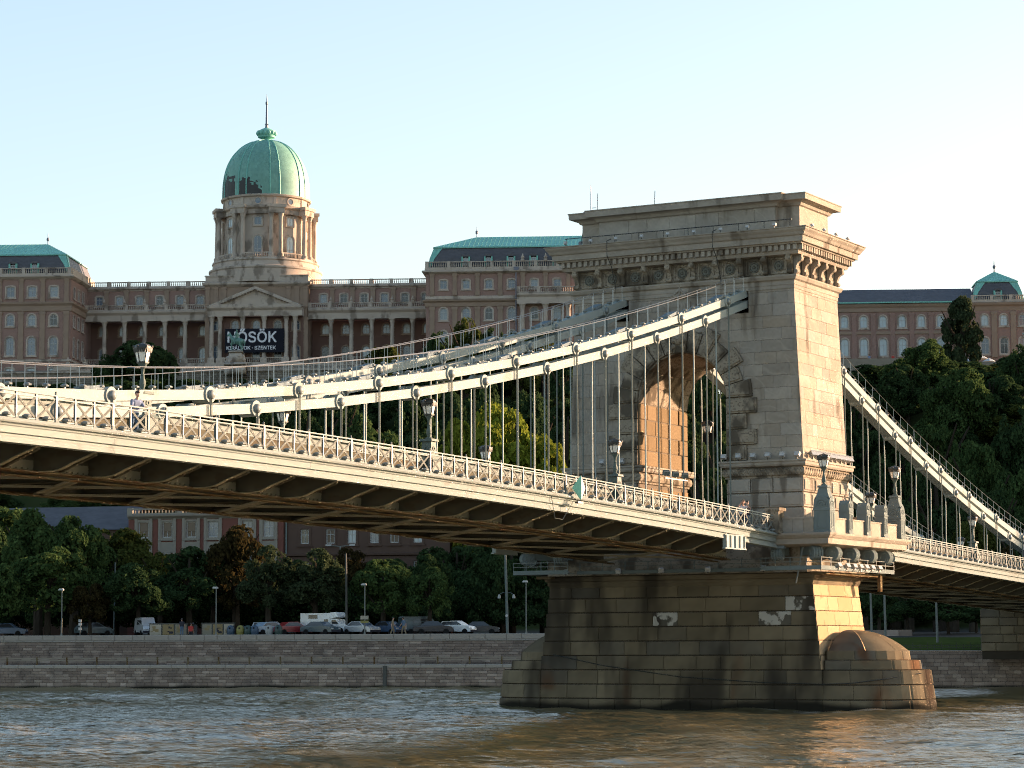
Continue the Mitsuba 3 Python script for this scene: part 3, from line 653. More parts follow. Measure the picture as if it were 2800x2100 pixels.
# ---- chains with links, pins, hangers, handrail
upx = [-63.9, -57.4, -51, -44.5, -38.1, -31.7, -25.4, -18.95, -12.6, -6.3]; upz = [13.16, 13.81, 14.46, 15.4, 16.4, 17.6, 18.88, 20.32, 21.88, 23.56]
cf = np.polyfit(upx, upz, 3)
rx = [11.9, 17.94, 24.1, 30.2, 36.2, 42.3, 48.4]; rz = [21.21, 19.25, 17.55, 15.93, 14.44, 13.08, 11.89]
cr = np.polyfit(rx, rz, 2)
def chain_z(x): return np.polyval(cf, x) if x < 0 else np.polyval(cr, min(x, 52.0))+(min(0, 52.0-x))*0.17
def chain_part(name, y, x_pins_up, x_pins_low, xt, sgn, n_floor):
    CH = BR+'__'+name
    for lvl, pins, dz in (('up', x_pins_up, 0.0), ('low', x_pins_low, -0.65)):
        P = [(x, chain_z(x)+dz) for x in pins]
        for (x0, z0), (x1, z1) in zip(P[:-1], P[1:]):
            d = np.array([x1-x0, 0, z1-z0]); d /= np.linalg.norm(d)
            m = MB().bar(np.array([x0, y, z0]), np.array([x1, y, z1]), 0.62, 0.41, (0, 0, 1))
            put(CH+'__link', m, 'white_paint')
        for x, z in P:
            if abs(x-xt) < 1e-6: continue
            ax = [[1, 0, 0], [0, 0, 1], [0, 1, 0]]
            m = MB()
            m.lathe([(0.335, -0.38), (0.335, 0.38)], (x, y, z), 18, ax)
            put(CH+'__eye', m, 'white_paint', 30)
            for s in (-1, 1):
                c = (x, y+s*0.38, z)
                a2 = [[1, 0, 0], [0, 0, s], [0, 1, 0]]
                put(CH+'__pin', MB().lathe([(0.2, 0.0), (0.2, 0.06), (0.17, 0.11), (0.1, 0.15), (0.0, 0.17)], c, 12, a2), 'pin', 40)
            if lvl == 'up' and (x, z) != P[-1]:
                put(CH+'__cover', MB().bar((x-1.5, y, chain_z(x-1.5)+0.27), (x-0.3, y, z+0.3), 0.5, 0.16), 'cover_paint')
            top = float(rt(x))+0.34
            if z-0.3 > top+0.1:
                put(CH+'__hanger', MB().tube([(x-0.04, y-0.40, top), (x-0.04, y-0.40, z-0.05)], 0.03, 6).tube([(x+0.06, y-0.40, top), (x+0.06, y-0.40, z-0.15)], 0.018, 5), 'hanger_paint', 40)
                put(CH+'__hanger', MB().box((x-0.032, y+0.37, top), (x+0.032, y+0.43, z-0.15)), 'white_paint')
    # handrail above the upper chain
    xs_ = np.arange(min(x_pins_up), max(x_pins_up)+0.01, 1.3)
    for s in (-1, 1):
        pts = [(x, y+s*0.3, chain_z(x)+1.12) for x in xs_]
        m = MB().tube(pts, 0.016, 4)
        for x in xs_: m.tube([(x, y+s*0.3, chain_z(x)+0.2), (x, y+s*0.3, chain_z(x)+1.12)], 0.015, 4)
        put(CH+'__handrail', m, 'steel')
    # small lamps on the upper chain
    for x in np.arange(min(x_pins_up)+0.6, max(x_pins_up)-0.2, 1.07 if sgn < 0 else 1.5):
        z = chain_z(x)
        k = thing('chain_lamp', LAMPL[name], 'lamp', LAMPL[name].replace('small round lamp', 'small lamps'))
        m = MB().tube([(x, y-0.18, z+0.19), (x, y-0.18, z+0.3)], 0.03, 5)
        m.lathe([(0.05, 0.28), (0.15, 0.31), (0.16, 0.36), (0.07, 0.41)], (x, y-0.18, z), 9)
        v, f, t = m.mesh(); scene[k] = mikit.ply((v, f), 'pin', 35)
LAMPL = {'chain': 'small round lamp on top of the near chain left of the tower', 'chain_001': 'small round lamp on top of the far chain left of the tower',
         'chain_002': 'small round lamp on top of the near chain right of the tower', 'chain_003': 'small round lamp on top of the far chain right of the tower'}
mu = [-6.3-6.4*k for k in range(0, 12)]; ml = [-9.45-6.4*k for k in range(0, 12)]
su = [11.9+6.08*k for k in range(-1, 8)]; sl = [15.0+6.08*k for k in range(-2, 7)]
chain_part('chain', -YC, [-2.9]+mu, [-2.9]+ml, -2.9, -1, 0)
chain_part('chain_001', YC, [-2.9]+mu[:11], [-2.9]+ml[:11], -2.9, -1, 0)
chain_part('chain_002', -YC, [2.9]+su, [2.9]+sl, 2.9, 1, 0)
chain_part('chain_003', YC, [2.9]+su, [2.9]+sl, 2.9, 1, 0)

# ---- balconies round the tower foot (north one in view, south one its twin)
def balcony(s, nm):
    BL = BR+'__'+nm
    B = lambda x0, x1, y0, y1, z0, z1: ((x0, min(s*y0, s*y1), z0), (x1, max(s*y0, s*y1), z1))
    m = ring([(-0.5, 9.3), (0.0, 9.38), (0.12, 9.42), (0.14, 9.72), (0.2, 9.76), (0.34, 9.92), (0.36, 10.0), (0.36, 10.04), (-0.2, 10.1)], 6.25, 1.8, s*8.4)
    put(BL+'__cornice', m, 'tower_stone')
    for x0, x1 in zip((-5.2, -2.6, 0.3, 3.1), (-3.2, -0.4, 2.5, 5.0)):
        put(BL+'__parapet', MB().box(*B(x0-0.05, x1+0.02, 9.95, 10.2, 10.08, 10.86)).box(*B(x0-0.05, x1+0.02, 9.9, 10.25, 10.86, 10.93)), 'tower_stone')
    for x in (-6.1, 6.1):
        for i in range(3): put(BL+'__parapet', MB().box(*B(x-0.12, x+0.12, 7.5+0.63*i+0.008, 7.5+0.63*(i+1)-0.008, 10.08, 10.84), rng.random(), rng.random()), 'tower_stone')
        put(BL+'__coping', MB().box(*B(x-0.17, x+0.17, 7.45, 9.4, 10.84, 10.95)), 'tower_stone')
        xp = x+0.25*np.sign(x)
        m = MB().box(*B(xp-0.42, xp+0.42, 6.75, 7.5, 10.05, 11.32)).box(*B(xp-0.5, xp+0.5, 6.67, 7.58, 11.32, 11.5)).box(*B(xp-0.48, xp+0.48, 6.7, 7.55, 10.05, 10.25))
        put(BL+'__end_post', m, 'carved_stone')
    def arched(m, x, w, y0, y1, z0, zs_, axis='x'):     # round-headed body
        P = unary_union([sbox(-w, z0, w, zs_), Point(0, zs_).buffer(w, 8).intersection(sbox(-w, zs_, w, zs_+w))])
        if axis == 'x': m.extr(P, y0, y1, lambda a, b, c: (x+a+0*b, s*c+0*a, b+0*a))
        else: m.extr(P, y0, y1, lambda a, b, c: (c+0*a, s*(x+a)+0*b, b+0*a))
    def palmette(m, fn):
        m.extr(Point(0, 0).buffer(0.23, 8).difference(Point(0, 0).buffer(0.19, 8)).intersection(sbox(-1, -0.05, 1, 1)), 0, 0.035, fn)
        for k in range(7):
            a = PI*(k+0.5)/7; m.extr(Point(0.13*math.cos(a), 0.13*math.sin(a)).buffer(0.035, 3), 0, 0.03, fn)
        m.extr(Point(0, 0).buffer(0.045, 4), 0, 0.04, fn)
    for x in (-2.9, -0.05, 2.8):
        m = MB(); arched(m, x, 0.29, 9.75, 10.36, 10.06, 11.72)
        m.box(*B(x-0.33, x+0.33, 9.72, 10.4, 10.04, 10.14)).box(*B(x-0.32, x+0.32, 9.72, 10.4, 11.32, 11.42))
        fr = sbox(-0.2, 10.3, 0.2, 11.22).difference(sbox(-0.14, 10.36, 0.14, 11.16))
        m.extr(fr, 10.36, 10.4, lambda a, b, c: (x+a, s*c, b))
        palmette(m, lambda a, b, c: (x+a+0*b, s*(10.36+c)+0*a, 11.62+b+0*a))
        put(BL+'__capped_post', m, 'iron_grey')
    for x in (-5.8, 5.7):
        m = MB(); arched(m, x, 0.36, 9.4, 10.36, 10.06, 11.72); arched(m, 9.88, 0.5, x-0.38, x+0.38, 10.06, 11.6, 'y')
        m.box(*B(x-0.42, x+0.42, 9.35, 10.42, 10.04, 10.16)).box(*B(x-0.41, x+0.41, 9.36, 10.4, 11.3, 11.42))
        fr = sbox(-0.3, 10.3, 0.3, 11.22).difference(sbox(-0.24, 10.36, 0.24, 11.16)); m.extr(fr, x-0.41, x-0.38, lambda a, b, c: (c, s*(9.88+a), b))
        fr = sbox(-0.22, 10.3, 0.22, 11.22).difference(sbox(-0.16, 10.36, 0.16, 11.16)); m.extr(fr, 10.36, 10.4, lambda a, b, c: (x+a, s*c, b))
        palmette(m, lambda a, b, c: (x+a+0*b, s*(10.36+c)+0*a, 11.62+b+0*a))
        palmette(m, lambda a, b, c: (x-0.38-c+0*b, s*(9.88+1.5*a)+0*b, 11.6+1.5*b+0*a))
        put(BL+'__lamp_pedestal', m, 'iron_grey')
    for (x, y, ax) in ((-4.1, 9.75, 0), (-1.3, 9.75, 0), (1.6, 9.75, 0), (4.2, 9.75, 0), (-5.7, 9.3, 1), (-5.75, 7.0, 2), (5.7, 9.3, 3), (5.75, 7.0, 4)):
        m = MB()
        if ax == 0: A = np.array([[0, 0, 1.0], [1, 0, 0], [0, 1, 0]]); d = np.array([0, -s, 0])
        elif ax in (2, 4): A = np.array([[1.0, 0, 0], [0, 0, 1], [0, 1, 0]]); d = np.array([1.0 if ax == 2 else -1, 0, 0])
        else:
            k = 1 if ax == 1 else -1
            A = np.array([[0.7, 0, 0.7], [-0.7*k*0+0, 1, 0], [0, 0, 1]]); e = np.array([0.707, 0.707*s*k*-1*-1, 0])
            d = np.array([0.707*k, -0.707*s, 0]); e = np.array([-d[1], d[0], 0])
            A = np.stack([d, [0, 0, 1], e], 1)
        A = np.stack([A[:, 0], A[:, 1], A[:, 2]], 1) if ax in (1, 3) else A
        e = A[:, 2] if ax in (1, 3) else (np.array([1.0, 0, 0]) if ax == 0 else np.array([0, 1.0, 0]))
        A = np.stack([d, [0, 0, 1], e], 1)
        c = np.array([x, s*y, 8.93])
        m.lathe([(0.2, -0.3), (0.42, -0.28), (0.42, -0.2), (0.36, -0.17), (0.42, -0.13), (0.42, -0.04), (0.36, 0.0), (0.42, 0.04), (0.42, 0.13), (0.36, 0.17), (0.42, 0.2), (0.42, 0.28), (0.2, 0.3), (0.16, 0.24), (0.0, 0.24)], c, 16, A)
        m.bar(c+d*0.1+np.array([0, 0, 0.2]), c+d*2.2+np.array([0, 0, 0.1]), 0.44, 0.5)
        put(BL+'__scroll_bracket', m, 'iron_grey', 40)
    # inspection gallery
    m = MB()
    m.box(*B(-6.4, 5.3, 9.35, 9.9, 7.98, 8.04)).box(*B(-6.4, 5.3, 9.86, 9.9, 7.96, 8.2)).box(*B(-6.4, -6.36, 6.2, 9.9, 7.96, 8.2)).box(*B(-6.4, -5.6, 6.2, 9.9, 7.98, 8.04))
    put(BL+'__gallery_floor', m, 'iron_grey')
    m = MB()
    for z in (8.42, 8.66): m.box(*B(-6.4, 5.3, 9.87, 9.9, z-0.02, z+0.02)).box(*B(-6.4, -6.37, 6.2, 9.9, z-0.02, z+0.02))
    put(BL+'__gallery_rail', m, 'rail_paint')
    for x in np.linspace(-6.38, 5.28, 9): put(BL+'__gallery_post', MB().box(*B(x-0.02, x+0.02, 9.86, 9.9, 8.0, 8.68)), 'rail_dark')
    for y in (6.2, 7.1, 8.0, 9.0): put(BL+'__gallery_post', MB().box(*B(-6.4, -6.36, y-0.02, y+0.02, 8.0, 8.68)), 'rail_dark')
    put(BL+'__support', MB().box(*B(-4.4, 4.2, 8.4, 9.4, 7.75, 7.9)).box(*B(4.0, 4.3, 9.3, 9.5, 6.9, 7.9)), 'rusty')
balcony(-1, 'balcony')
balcony(1, 'balcony_001')
m = MB().box((-5.2, -6.2, 7.98), (-4.6, 6.2, 8.04)).box((-5.22, -6.2, 7.96), (-5.18, 6.2, 8.16))
for z in (8.42, 8.66): m.box((-5.22, -6.2, z-0.015), (-5.19, 6.2, z+0.015))
for y in np.linspace(-6, 6, 9): m.box((-5.22, y-0.02, 8.0), (-5.18, y+0.02, 8.66))
put(BR+'__gallery', m, 'rail_dark')
# end panels under the fascia beside the tower
m = MB()
z = float(rt(-12.2))
for s in (-1, 1):
    m.box((-13.75, s*7.2-0.1, 8.95), (-10.9, s*7.2+0.1, 9.02)).box((-13.6, s*7.15-0.08, 9.0), (-11.0, s*7.15+0.08, 9.75))
    for k in range(5): x = -13.55+0.62*k; m.box((x-0.04, s*7.25-0.06, 9.02), (x+0.05, s*7.25+0.06, 9.7))
put(BR+'__end_panel', m, 'white_paint')
put(BR+'__deck__fascia_end', MB().box((-6.2, -7.55, 9.2), (-5.95, -6.6, 10.1)).box((-6.2, 6.6, 9.2), (-5.95, 7.55, 10.1)), 'cover_paint')
# abutment pier at the far bank
AB = BR+'__abutment'
put(AB+'__core', MB().box((77.1, -8.0, 2.5), (90, 8.55, 7.6)), 'pier_joint')
r = random.Random(5)
for i in range(5):
    z0, z1 = 3.2+0.74*i, 3.2+0.74*(i+1)
    for a0, a1 in split(-8.0, 8.6, 1.7, r): put(AB+'__stone', MB().block(lambda a, b, d: (77.1-d, a, b), a0+0.01, a1-0.01, z0+0.02, z1-0.02, 0, 0.1, 0.05, r.random(), r.random()), 'pier_stone')
    for a0, a1 in split(77.0, 84, 1.7, r): put(AB+'__stone', MB().block(lambda a, b, d: (a, 8.55+d, b), a0+0.01, a1-0.01, z0+0.02, z1-0.02, 0, 0.1, 0.05, r.random(), r.random()), 'pier_stone')
put(AB+'__top', MB().box((77.5, -7.4, 7.0), (90, 7.4, 8.0)), 'carved_stone')

# ================================================================ things on the bridge
def lantern(k, x, y, z0, z1, top_z, stem=True):
    m = MB()
    if stem:
        h = z1-z0
        m.lathe([(0.16, z0), (0.17, z0+0.06), (0.08, z0+0.1), (0.13, z0+0.25*h), (0.12, z0+0.36*h), (0.065, z0+0.55*h), (0.085, z0+0.58*h), (0.06, z0+0.62*h), (0.075, z0+0.8*h), (0.15, z0+0.9*h), (0.2, z1-0.02), (0.22, z1)], (x, y, 0), 10)
        put(k+'__stem', m, 'green_iron', 40)
    h = top_z-z1
    za, zb = z1+0.02, z1+0.66*h
    put(k+'__glass', MB().lathe([(0.205, za), (0.335, zb)], (x, y, 0), 6), 'lamp_glass')
    m = MB()
    for j in range(6):
        a = j*PI/3; c, s = math.cos(a), math.sin(a)
        m.bar((x+0.21*c, y+0.21*s, za), (x+0.35*c, y+0.35*s, zb), 0.03, 0.03)
        b = a+PI/3
        for e in range(5):
            t = (e+0.5)/5; px, py = 0.345*(c*(1-t)+math.cos(b)*t), 0.345*(s*(1-t)+math.sin(b)*t)
            m.taper((x+px, y+py), zb-0.13, zb+0.02, (0.012, 0.012), (0.03, 0.03))
    m.lathe([(0.24, z1-0.02), (0.25, z1+0.04), (0.21, z1+0.05)], (x, y, 0), 6)
    m.lathe([(0.33, zb-0.01), (0.38, zb), (0.39, zb+0.05), (0.34, zb+0.06)], (x, y, 0), 6)
    put(k+'__frame', m, 'black_iron')
    m = MB().lathe([(0.37, zb+0.05), (0.35, zb+0.12), (0.24, zb+0.2), (0.1, top_z-0.04), (0.03, top_z)], (x, y, 0), 6)
    for j in range(6): m.ball((x+0.35*math.cos(j*PI/3), y+0.35*math.sin(j*PI/3), zb+0.11), 0.055, 4)
    put(k+'__roof', m, 'black_iron')
def bridge_lamp(x, y, label):
    k = thing('street_lamp', label, 'street lamp', 'ornate lamps on the bridge'); z = float(rt(x))
    m = MB().taper((x, y), z-1.05, z+0.1, (0.45, 0.5), (0.42, 0.46)).taper((x, y), z+0.1, z+0.2, (0.46, 0.5), (0.4, 0.44)).taper((x, y), z+0.2, z+0.62, (0.36, 0.4), (0.24, 0.26)).taper((x, y), z+0.62, z+1.02, (0.24, 0.26), (0.22, 0.24)).taper((x, y), z+1.02, z+1.13, (0.33, 0.35), (0.3, 0.32))
    for s in (-1, 1): m.extr(Point(0, 0).buffer(0.11, 5).difference(Point(0, 0).buffer(0.06, 5)), 0, 0.03, lambda a, b, c: (x+a, y+s*(0.26+c)-0*a, z+0.68+b)); m.extr(Point(0, 0).buffer(0.11, 5).difference(Point(0, 0).buffer(0.06, 5)), 0, 0.03, lambda a, b, c: (x+s*(0.24+c), y+a, z+0.68+b))
    put(k+'__pedestal', m, 'green_iron')
    lantern(k, x, y, z+1.13, z+2.25, z+3.05)
for x, y, lab in ((-61.5, -YC, 'ornate iron street lamp rising behind the near chain, leftmost and largest'), (-39.7, -YC, 'ornate street lamp on a flared pedestal behind the near railing, before dark trees'),
                  (-20.4, -YC, 'ornate street lamp before the left leg of the stone tower'), (17.3, -YC, 'ornate iron street lamp half hidden behind the balcony posts right of the tower'), (37.9, -YC, 'ornate iron street lamp on the right span in front of an olive bush'),
                  (-40.0, YC, 'ornate iron street lamp on the far side, hanging just below the chains at left'), (-20.3, YC, 'ornate iron street lamp on the far side, in front of the sunlit yellow green tree'), (58.4, YC, 'small distant street lamp above the far railing of the right span')):
    bridge_lamp(x, y, lab)
for x, lab in ((-5.8, 'ornate lamp on the left pedestal of the stone balcony'), (5.7, 'ornate lamp with glass lantern on the right pedestal of the stone balcony')):
    k = thing('balcony_lamp', lab, 'street lamp', 'ornate lamps on the balcony'); y = -9.9
    m = MB().taper((x, y), 12.0, 12.25, (0.34, 0.44), (0.27, 0.33)).taper((x, y), 12.25, 12.6, (0.27, 0.33), (0.22, 0.25)).taper((x, y), 12.6, 12.72, (0.29, 0.32), (0.26, 0.29))
    put(k+'__pedestal', m, 'iron_grey')
    lantern(k, x, y, 12.72, 13.75, 14.55)
k = thing('hanging_lantern', 'glass lantern hanging inside the arch of the stone tower', 'lantern')
lantern(k, 0.2, 0.0, 16.6, 16.6, 17.35, False)
put(k+'__cable', MB().tube([(0.2, 0, 17.3), (0.2, 0, 21.2)], 0.02, 4), 'black_iron')

for s, xa, xb, lab in ((-1, -78, -7, 'small round lamp on the ledge outside the near railing, left of the tower'), (-1, 8, 52, 'small round lamp on the ledge outside the railing of the right span')):
    for x in np.arange(-70.65-21.4 if xa < 0 else 6.9, xb, 1.07):
        if x < xa: continue
        x = x+0.42; z = float(rt(x)); y = s*(YR+0.14)
        k = thing('deck_lamp', lab, 'lamp', lab.replace('small round lamp', 'small lamps'))
        m = MB().lathe([(0.06, z-0.97), (0.07, z-0.93), (0.16, z-0.9), (0.17, z-0.85), (0.08, z-0.8)], (x, y, 0), 9)
        v, f, t = m.mesh(); scene[k] = mikit.ply((v, f), 'pin', 35)
ORD = ['first', 'second', 'third', 'fourth', 'fifth', 'sixth', 'seventh', 'eighth', 'ninth']
def flood(name, label, group, p, aim, size=0.22, mat='lamp_white'):
    k = thing(name, label, 'floodlight', group); p = np.asarray(p, float); d = np.asarray(aim, float); d /= np.linalg.norm(d)
    put(k+'__stand', MB().bar(p, p+np.array([0, 0, size*0.9]), 0.04, 0.04, (1, 0, 0)), 'black_iron')
    c = p+np.array([0, 0, size*0.95])
    m = MB().bar(c-d*size*0.4, c+d*size*0.35, size*1.1, size*0.8)
    m.bar(c+d*size*0.35, c+d*size*0.5, size*1.3, size, (0, 0, 1))
    put(k+'__housing', m, mat)
for k in range(6): flood('floodlight', f'white floodlight on the ledge at the right foot of the tower, {ORD[5-k]} from the left', 'floodlights on the front ledge', (-3.75, -7.45+0.93*k, 14.47), (0.5, 0, 1), 0.27)
for k in range(2): flood('floodlight', f'white floodlight on the ledge at the left foot of the tower, {ORD[k]} from the left', 'floodlights on the left ledge', (-3.75, 5.2-1.3*k, 14.47), (0.5, 0, 1), 0.27)
for k in range(9): flood('floodlight', f'silver floodlight on the sunlit side ledge of the tower, {ORD[k]} from the left', 'floodlights on the side ledge', (-2.6+0.74*k, -7.95, 14.47), (0.2, 0.5, 1), 0.34, 'steel')
for k in range(9): flood('floodlight', f'small white floodlight on the front cornice of the tower, {ORD[k]} from the left', 'floodlights on the front cornice', (-4.55, 7.2-1.72*k, 27.98), (0.6, 0, 1), 0.17)
for k in range(4): flood('floodlight', f'small white floodlight on the side cornice of the tower, {ORD[k]} from the left', 'floodlights on the side cornice', (-3.1+1.9*k, -8.35, 27.98), (0, 0.6, 1), 0.18)
for k, x in enumerate((-3.9, -2.6, -1.5, -0.5, 0.4, 1.4, 2.6)): flood('floodlight', f'silver floodlight clamped to the gallery rail under the balcony, {ORD[k]} from the left', 'floodlights on the gallery', (x, -9.98, 7.95), (0.2, 0.8, -0.5), 0.3, 'steel')
for k, y in enumerate((-5.9, -2.4, 0.6, 3.4, 6.9)): flood('floodlight', f'floodlight in the shade on the front gallery of the pier, {ORD[4-k]} from the left', 'floodlights on the pier gallery', (-5.3, y, 7.9), (0.5, 0, -1), 0.26)
for x, lab in ((-19.9, 'left'), (-18.75, 'middle'), (-17.55, 'right')): flood('railing_floodlight', f'dark floodlight on a pole behind the near railing, {lab} of three', 'floodlights on the pole behind the railing', (x, -6.7, 12.45), (0.5, 0.5, 0.3), 0.27, 'rail_dark')
k = thing('floodlight_pole', 'thin pole with a cross arm carrying three floodlights behind the railing', 'pole')
scene[k] = mikit.ply((MB().bar((-19.3, -6.7, 10.8), (-19.3, -6.7, 12.5), 0.08, 0.08, (1, 0, 0)).bar((-20.1, -6.7, 12.45), (-17.3, -6.7, 12.45), 0.06, 0.06).mesh()[:2]), 'black_iron')
# catwalk wire and antennas on the tower
k = thing('lightning_rail', 'thin dark rail running along the front cornice of the tower', 'rail')
m = MB().tube([(-4.2, 7.4, 28.45), (-4.2, -7.5, 28.45)], 0.025, 4)
for y in np.linspace(7.3, -7.4, 10): m.tube([(-4.2, y, 27.95), (-4.2, y, 28.47)], 0.022, 4)
scene[k] = mikit.ply(m.mesh()[:2], 'black_iron')
for y in (4.2, -2.75):
    k = thing('downpipe_cable', 'black cable hanging down over the cornice and frieze above the %s chain' % ('left' if y > 0 else 'right'), 'cable')
    scene[k] = mikit.ply(MB().tube([(-4.3, y, 28.2), (-4.9, y, 28.0), (-4.9, y, 27.1), (-4.3, y, 26.5), (-3.75, y, 25.3), (-3.75, y, 24.9)], 0.03, 4).mesh()[:2], 'black_iron')
k = thing('antenna_mast', 'thin antenna mast with small dishes at the left end of the tower top', 'antenna')
put(k+'__mast', MB().tube([(0.3, 7.9, 28.0), (0.3, 7.9, 30.4), (0.3, 7.9, 32.6)], [0.05, 0.04, 0.012], 5), 'mast')
m = MB()
for dx in (-0.25, 0.25): m.tube([(dx, 8.5, 27.9), (dx, 8.0, 30.6)], 0.025, 4)
for j in range(12): z = 28.0+j*0.22; y = 8.5-0.5*(z-27.9)/2.7; m.tube([(-0.25, y, z), (0.25, y, z)], 0.018, 4)
put(k+'__ladder', m, 'black_iron')
for (y, z) in ((8.6, 28.9), (8.35, 29.0), (8.2, 29.45), (8.3, 30.75)):
    put(k+'__dish', MB().lathe([(0.02, -0.06), (0.13, 0.0), (0.14, 0.03)], (0.2, y, z), 8, [[0, 0, -1], [1, 0, 0], [0, 1, 0]]).tube([(0.2, y, z), (0.3, 7.9, z-0.1)], 0.02, 4), 'mast')
m = MB().tube([(0.3, 7.9, 30.5), (0.3, 7.4, 30.7), (0.3, 7.0, 30.4)], 0.025, 4).tube([(0.3, 7.9, 31.1), (0.3, 7.5, 31.1)], 0.015, 4)
put(k+'__arm', m, 'mast')
for y, h, lab in ((6.2, 1.2, 'left end'), (2.3, 1.0, 'middle')):
    k = thing('lightning_rod', f'thin lightning rod on the roof edge of the tower, {lab}', 'rod')
    scene[k] = mikit.ply(MB().tube([(-2.2, y, 30.2), (-2.2, y-0.05, 30.3+h)], 0.022, 4).mesh()[:2], 'black_iron')
# diamond navigation mark on the railing
k = thing('navigation_sign', 'diamond shaped navigation sign, left half green and right half white, on the near railing', 'sign')
for mat, q in (('navy_green', -1), ('navy_white', 1)):
    put(k+'__half', MB().extr(Polygon([(0, 10.69), (0, 11.86), (q*0.5, 11.27)]), 0, 0.05, lambda a, b, c: (-31.75+a*(0.35 if q < 0 else 1.0), -7.72-c+abs(a)*(0.75 if q < 0 else 0.1), b)), mat, label=('green' if q < 0 else 'white')+' half')
put(k+'__bracket', MB().bar((-31.75, -7.6, 10.65), (-31.75, -7.15, 10.9), 0.05, 0.05).bar((-31.75, -7.6, 11.5), (-31.75, -7.15, 11.4), 0.05, 0.05).box((-32.0, -7.72, 10.52), (-31.45, -7.55, 10.62)), 'black_iron')
put(k+'__cable', MB().tube([(-32.1, -7.5, 10.6), (-33.0, -7.4, 9.7), (-33.6, -7.3, 9.75), (-33.9, -7.25, 10.9)], 0.018, 4), 'rail_paint')
k = thing('drain_pipe', 'thin pale pipe hanging at a slant under the near balcony', 'pipe')
scene[k] = mikit.ply(MB().tube([(-5.9, -8.6, 9.3), (-6.5, -8.4, 7.2)], 0.04, 5).mesh()[:2], 'rail_paint')
k = thing('mooring_cable', 'thin dark cable strung low across the face of the pier', 'cable')
pts = [(-4.15+0.0, 8.4, 3.2), (-4.2, 5, 2.55), (-4.22, 0, 1.9), (-4.24, -5, 1.6), (-4.3, -9.0, 1.5), (-3.9, -10.6, 1.55), (-3.0, -12.4, 1.8), (-1.0, -13.75, 2.1)]
scene[k] = mikit.ply(MB().tube(pts, 0.025, 4).mesh()[:2], 'black_iron')

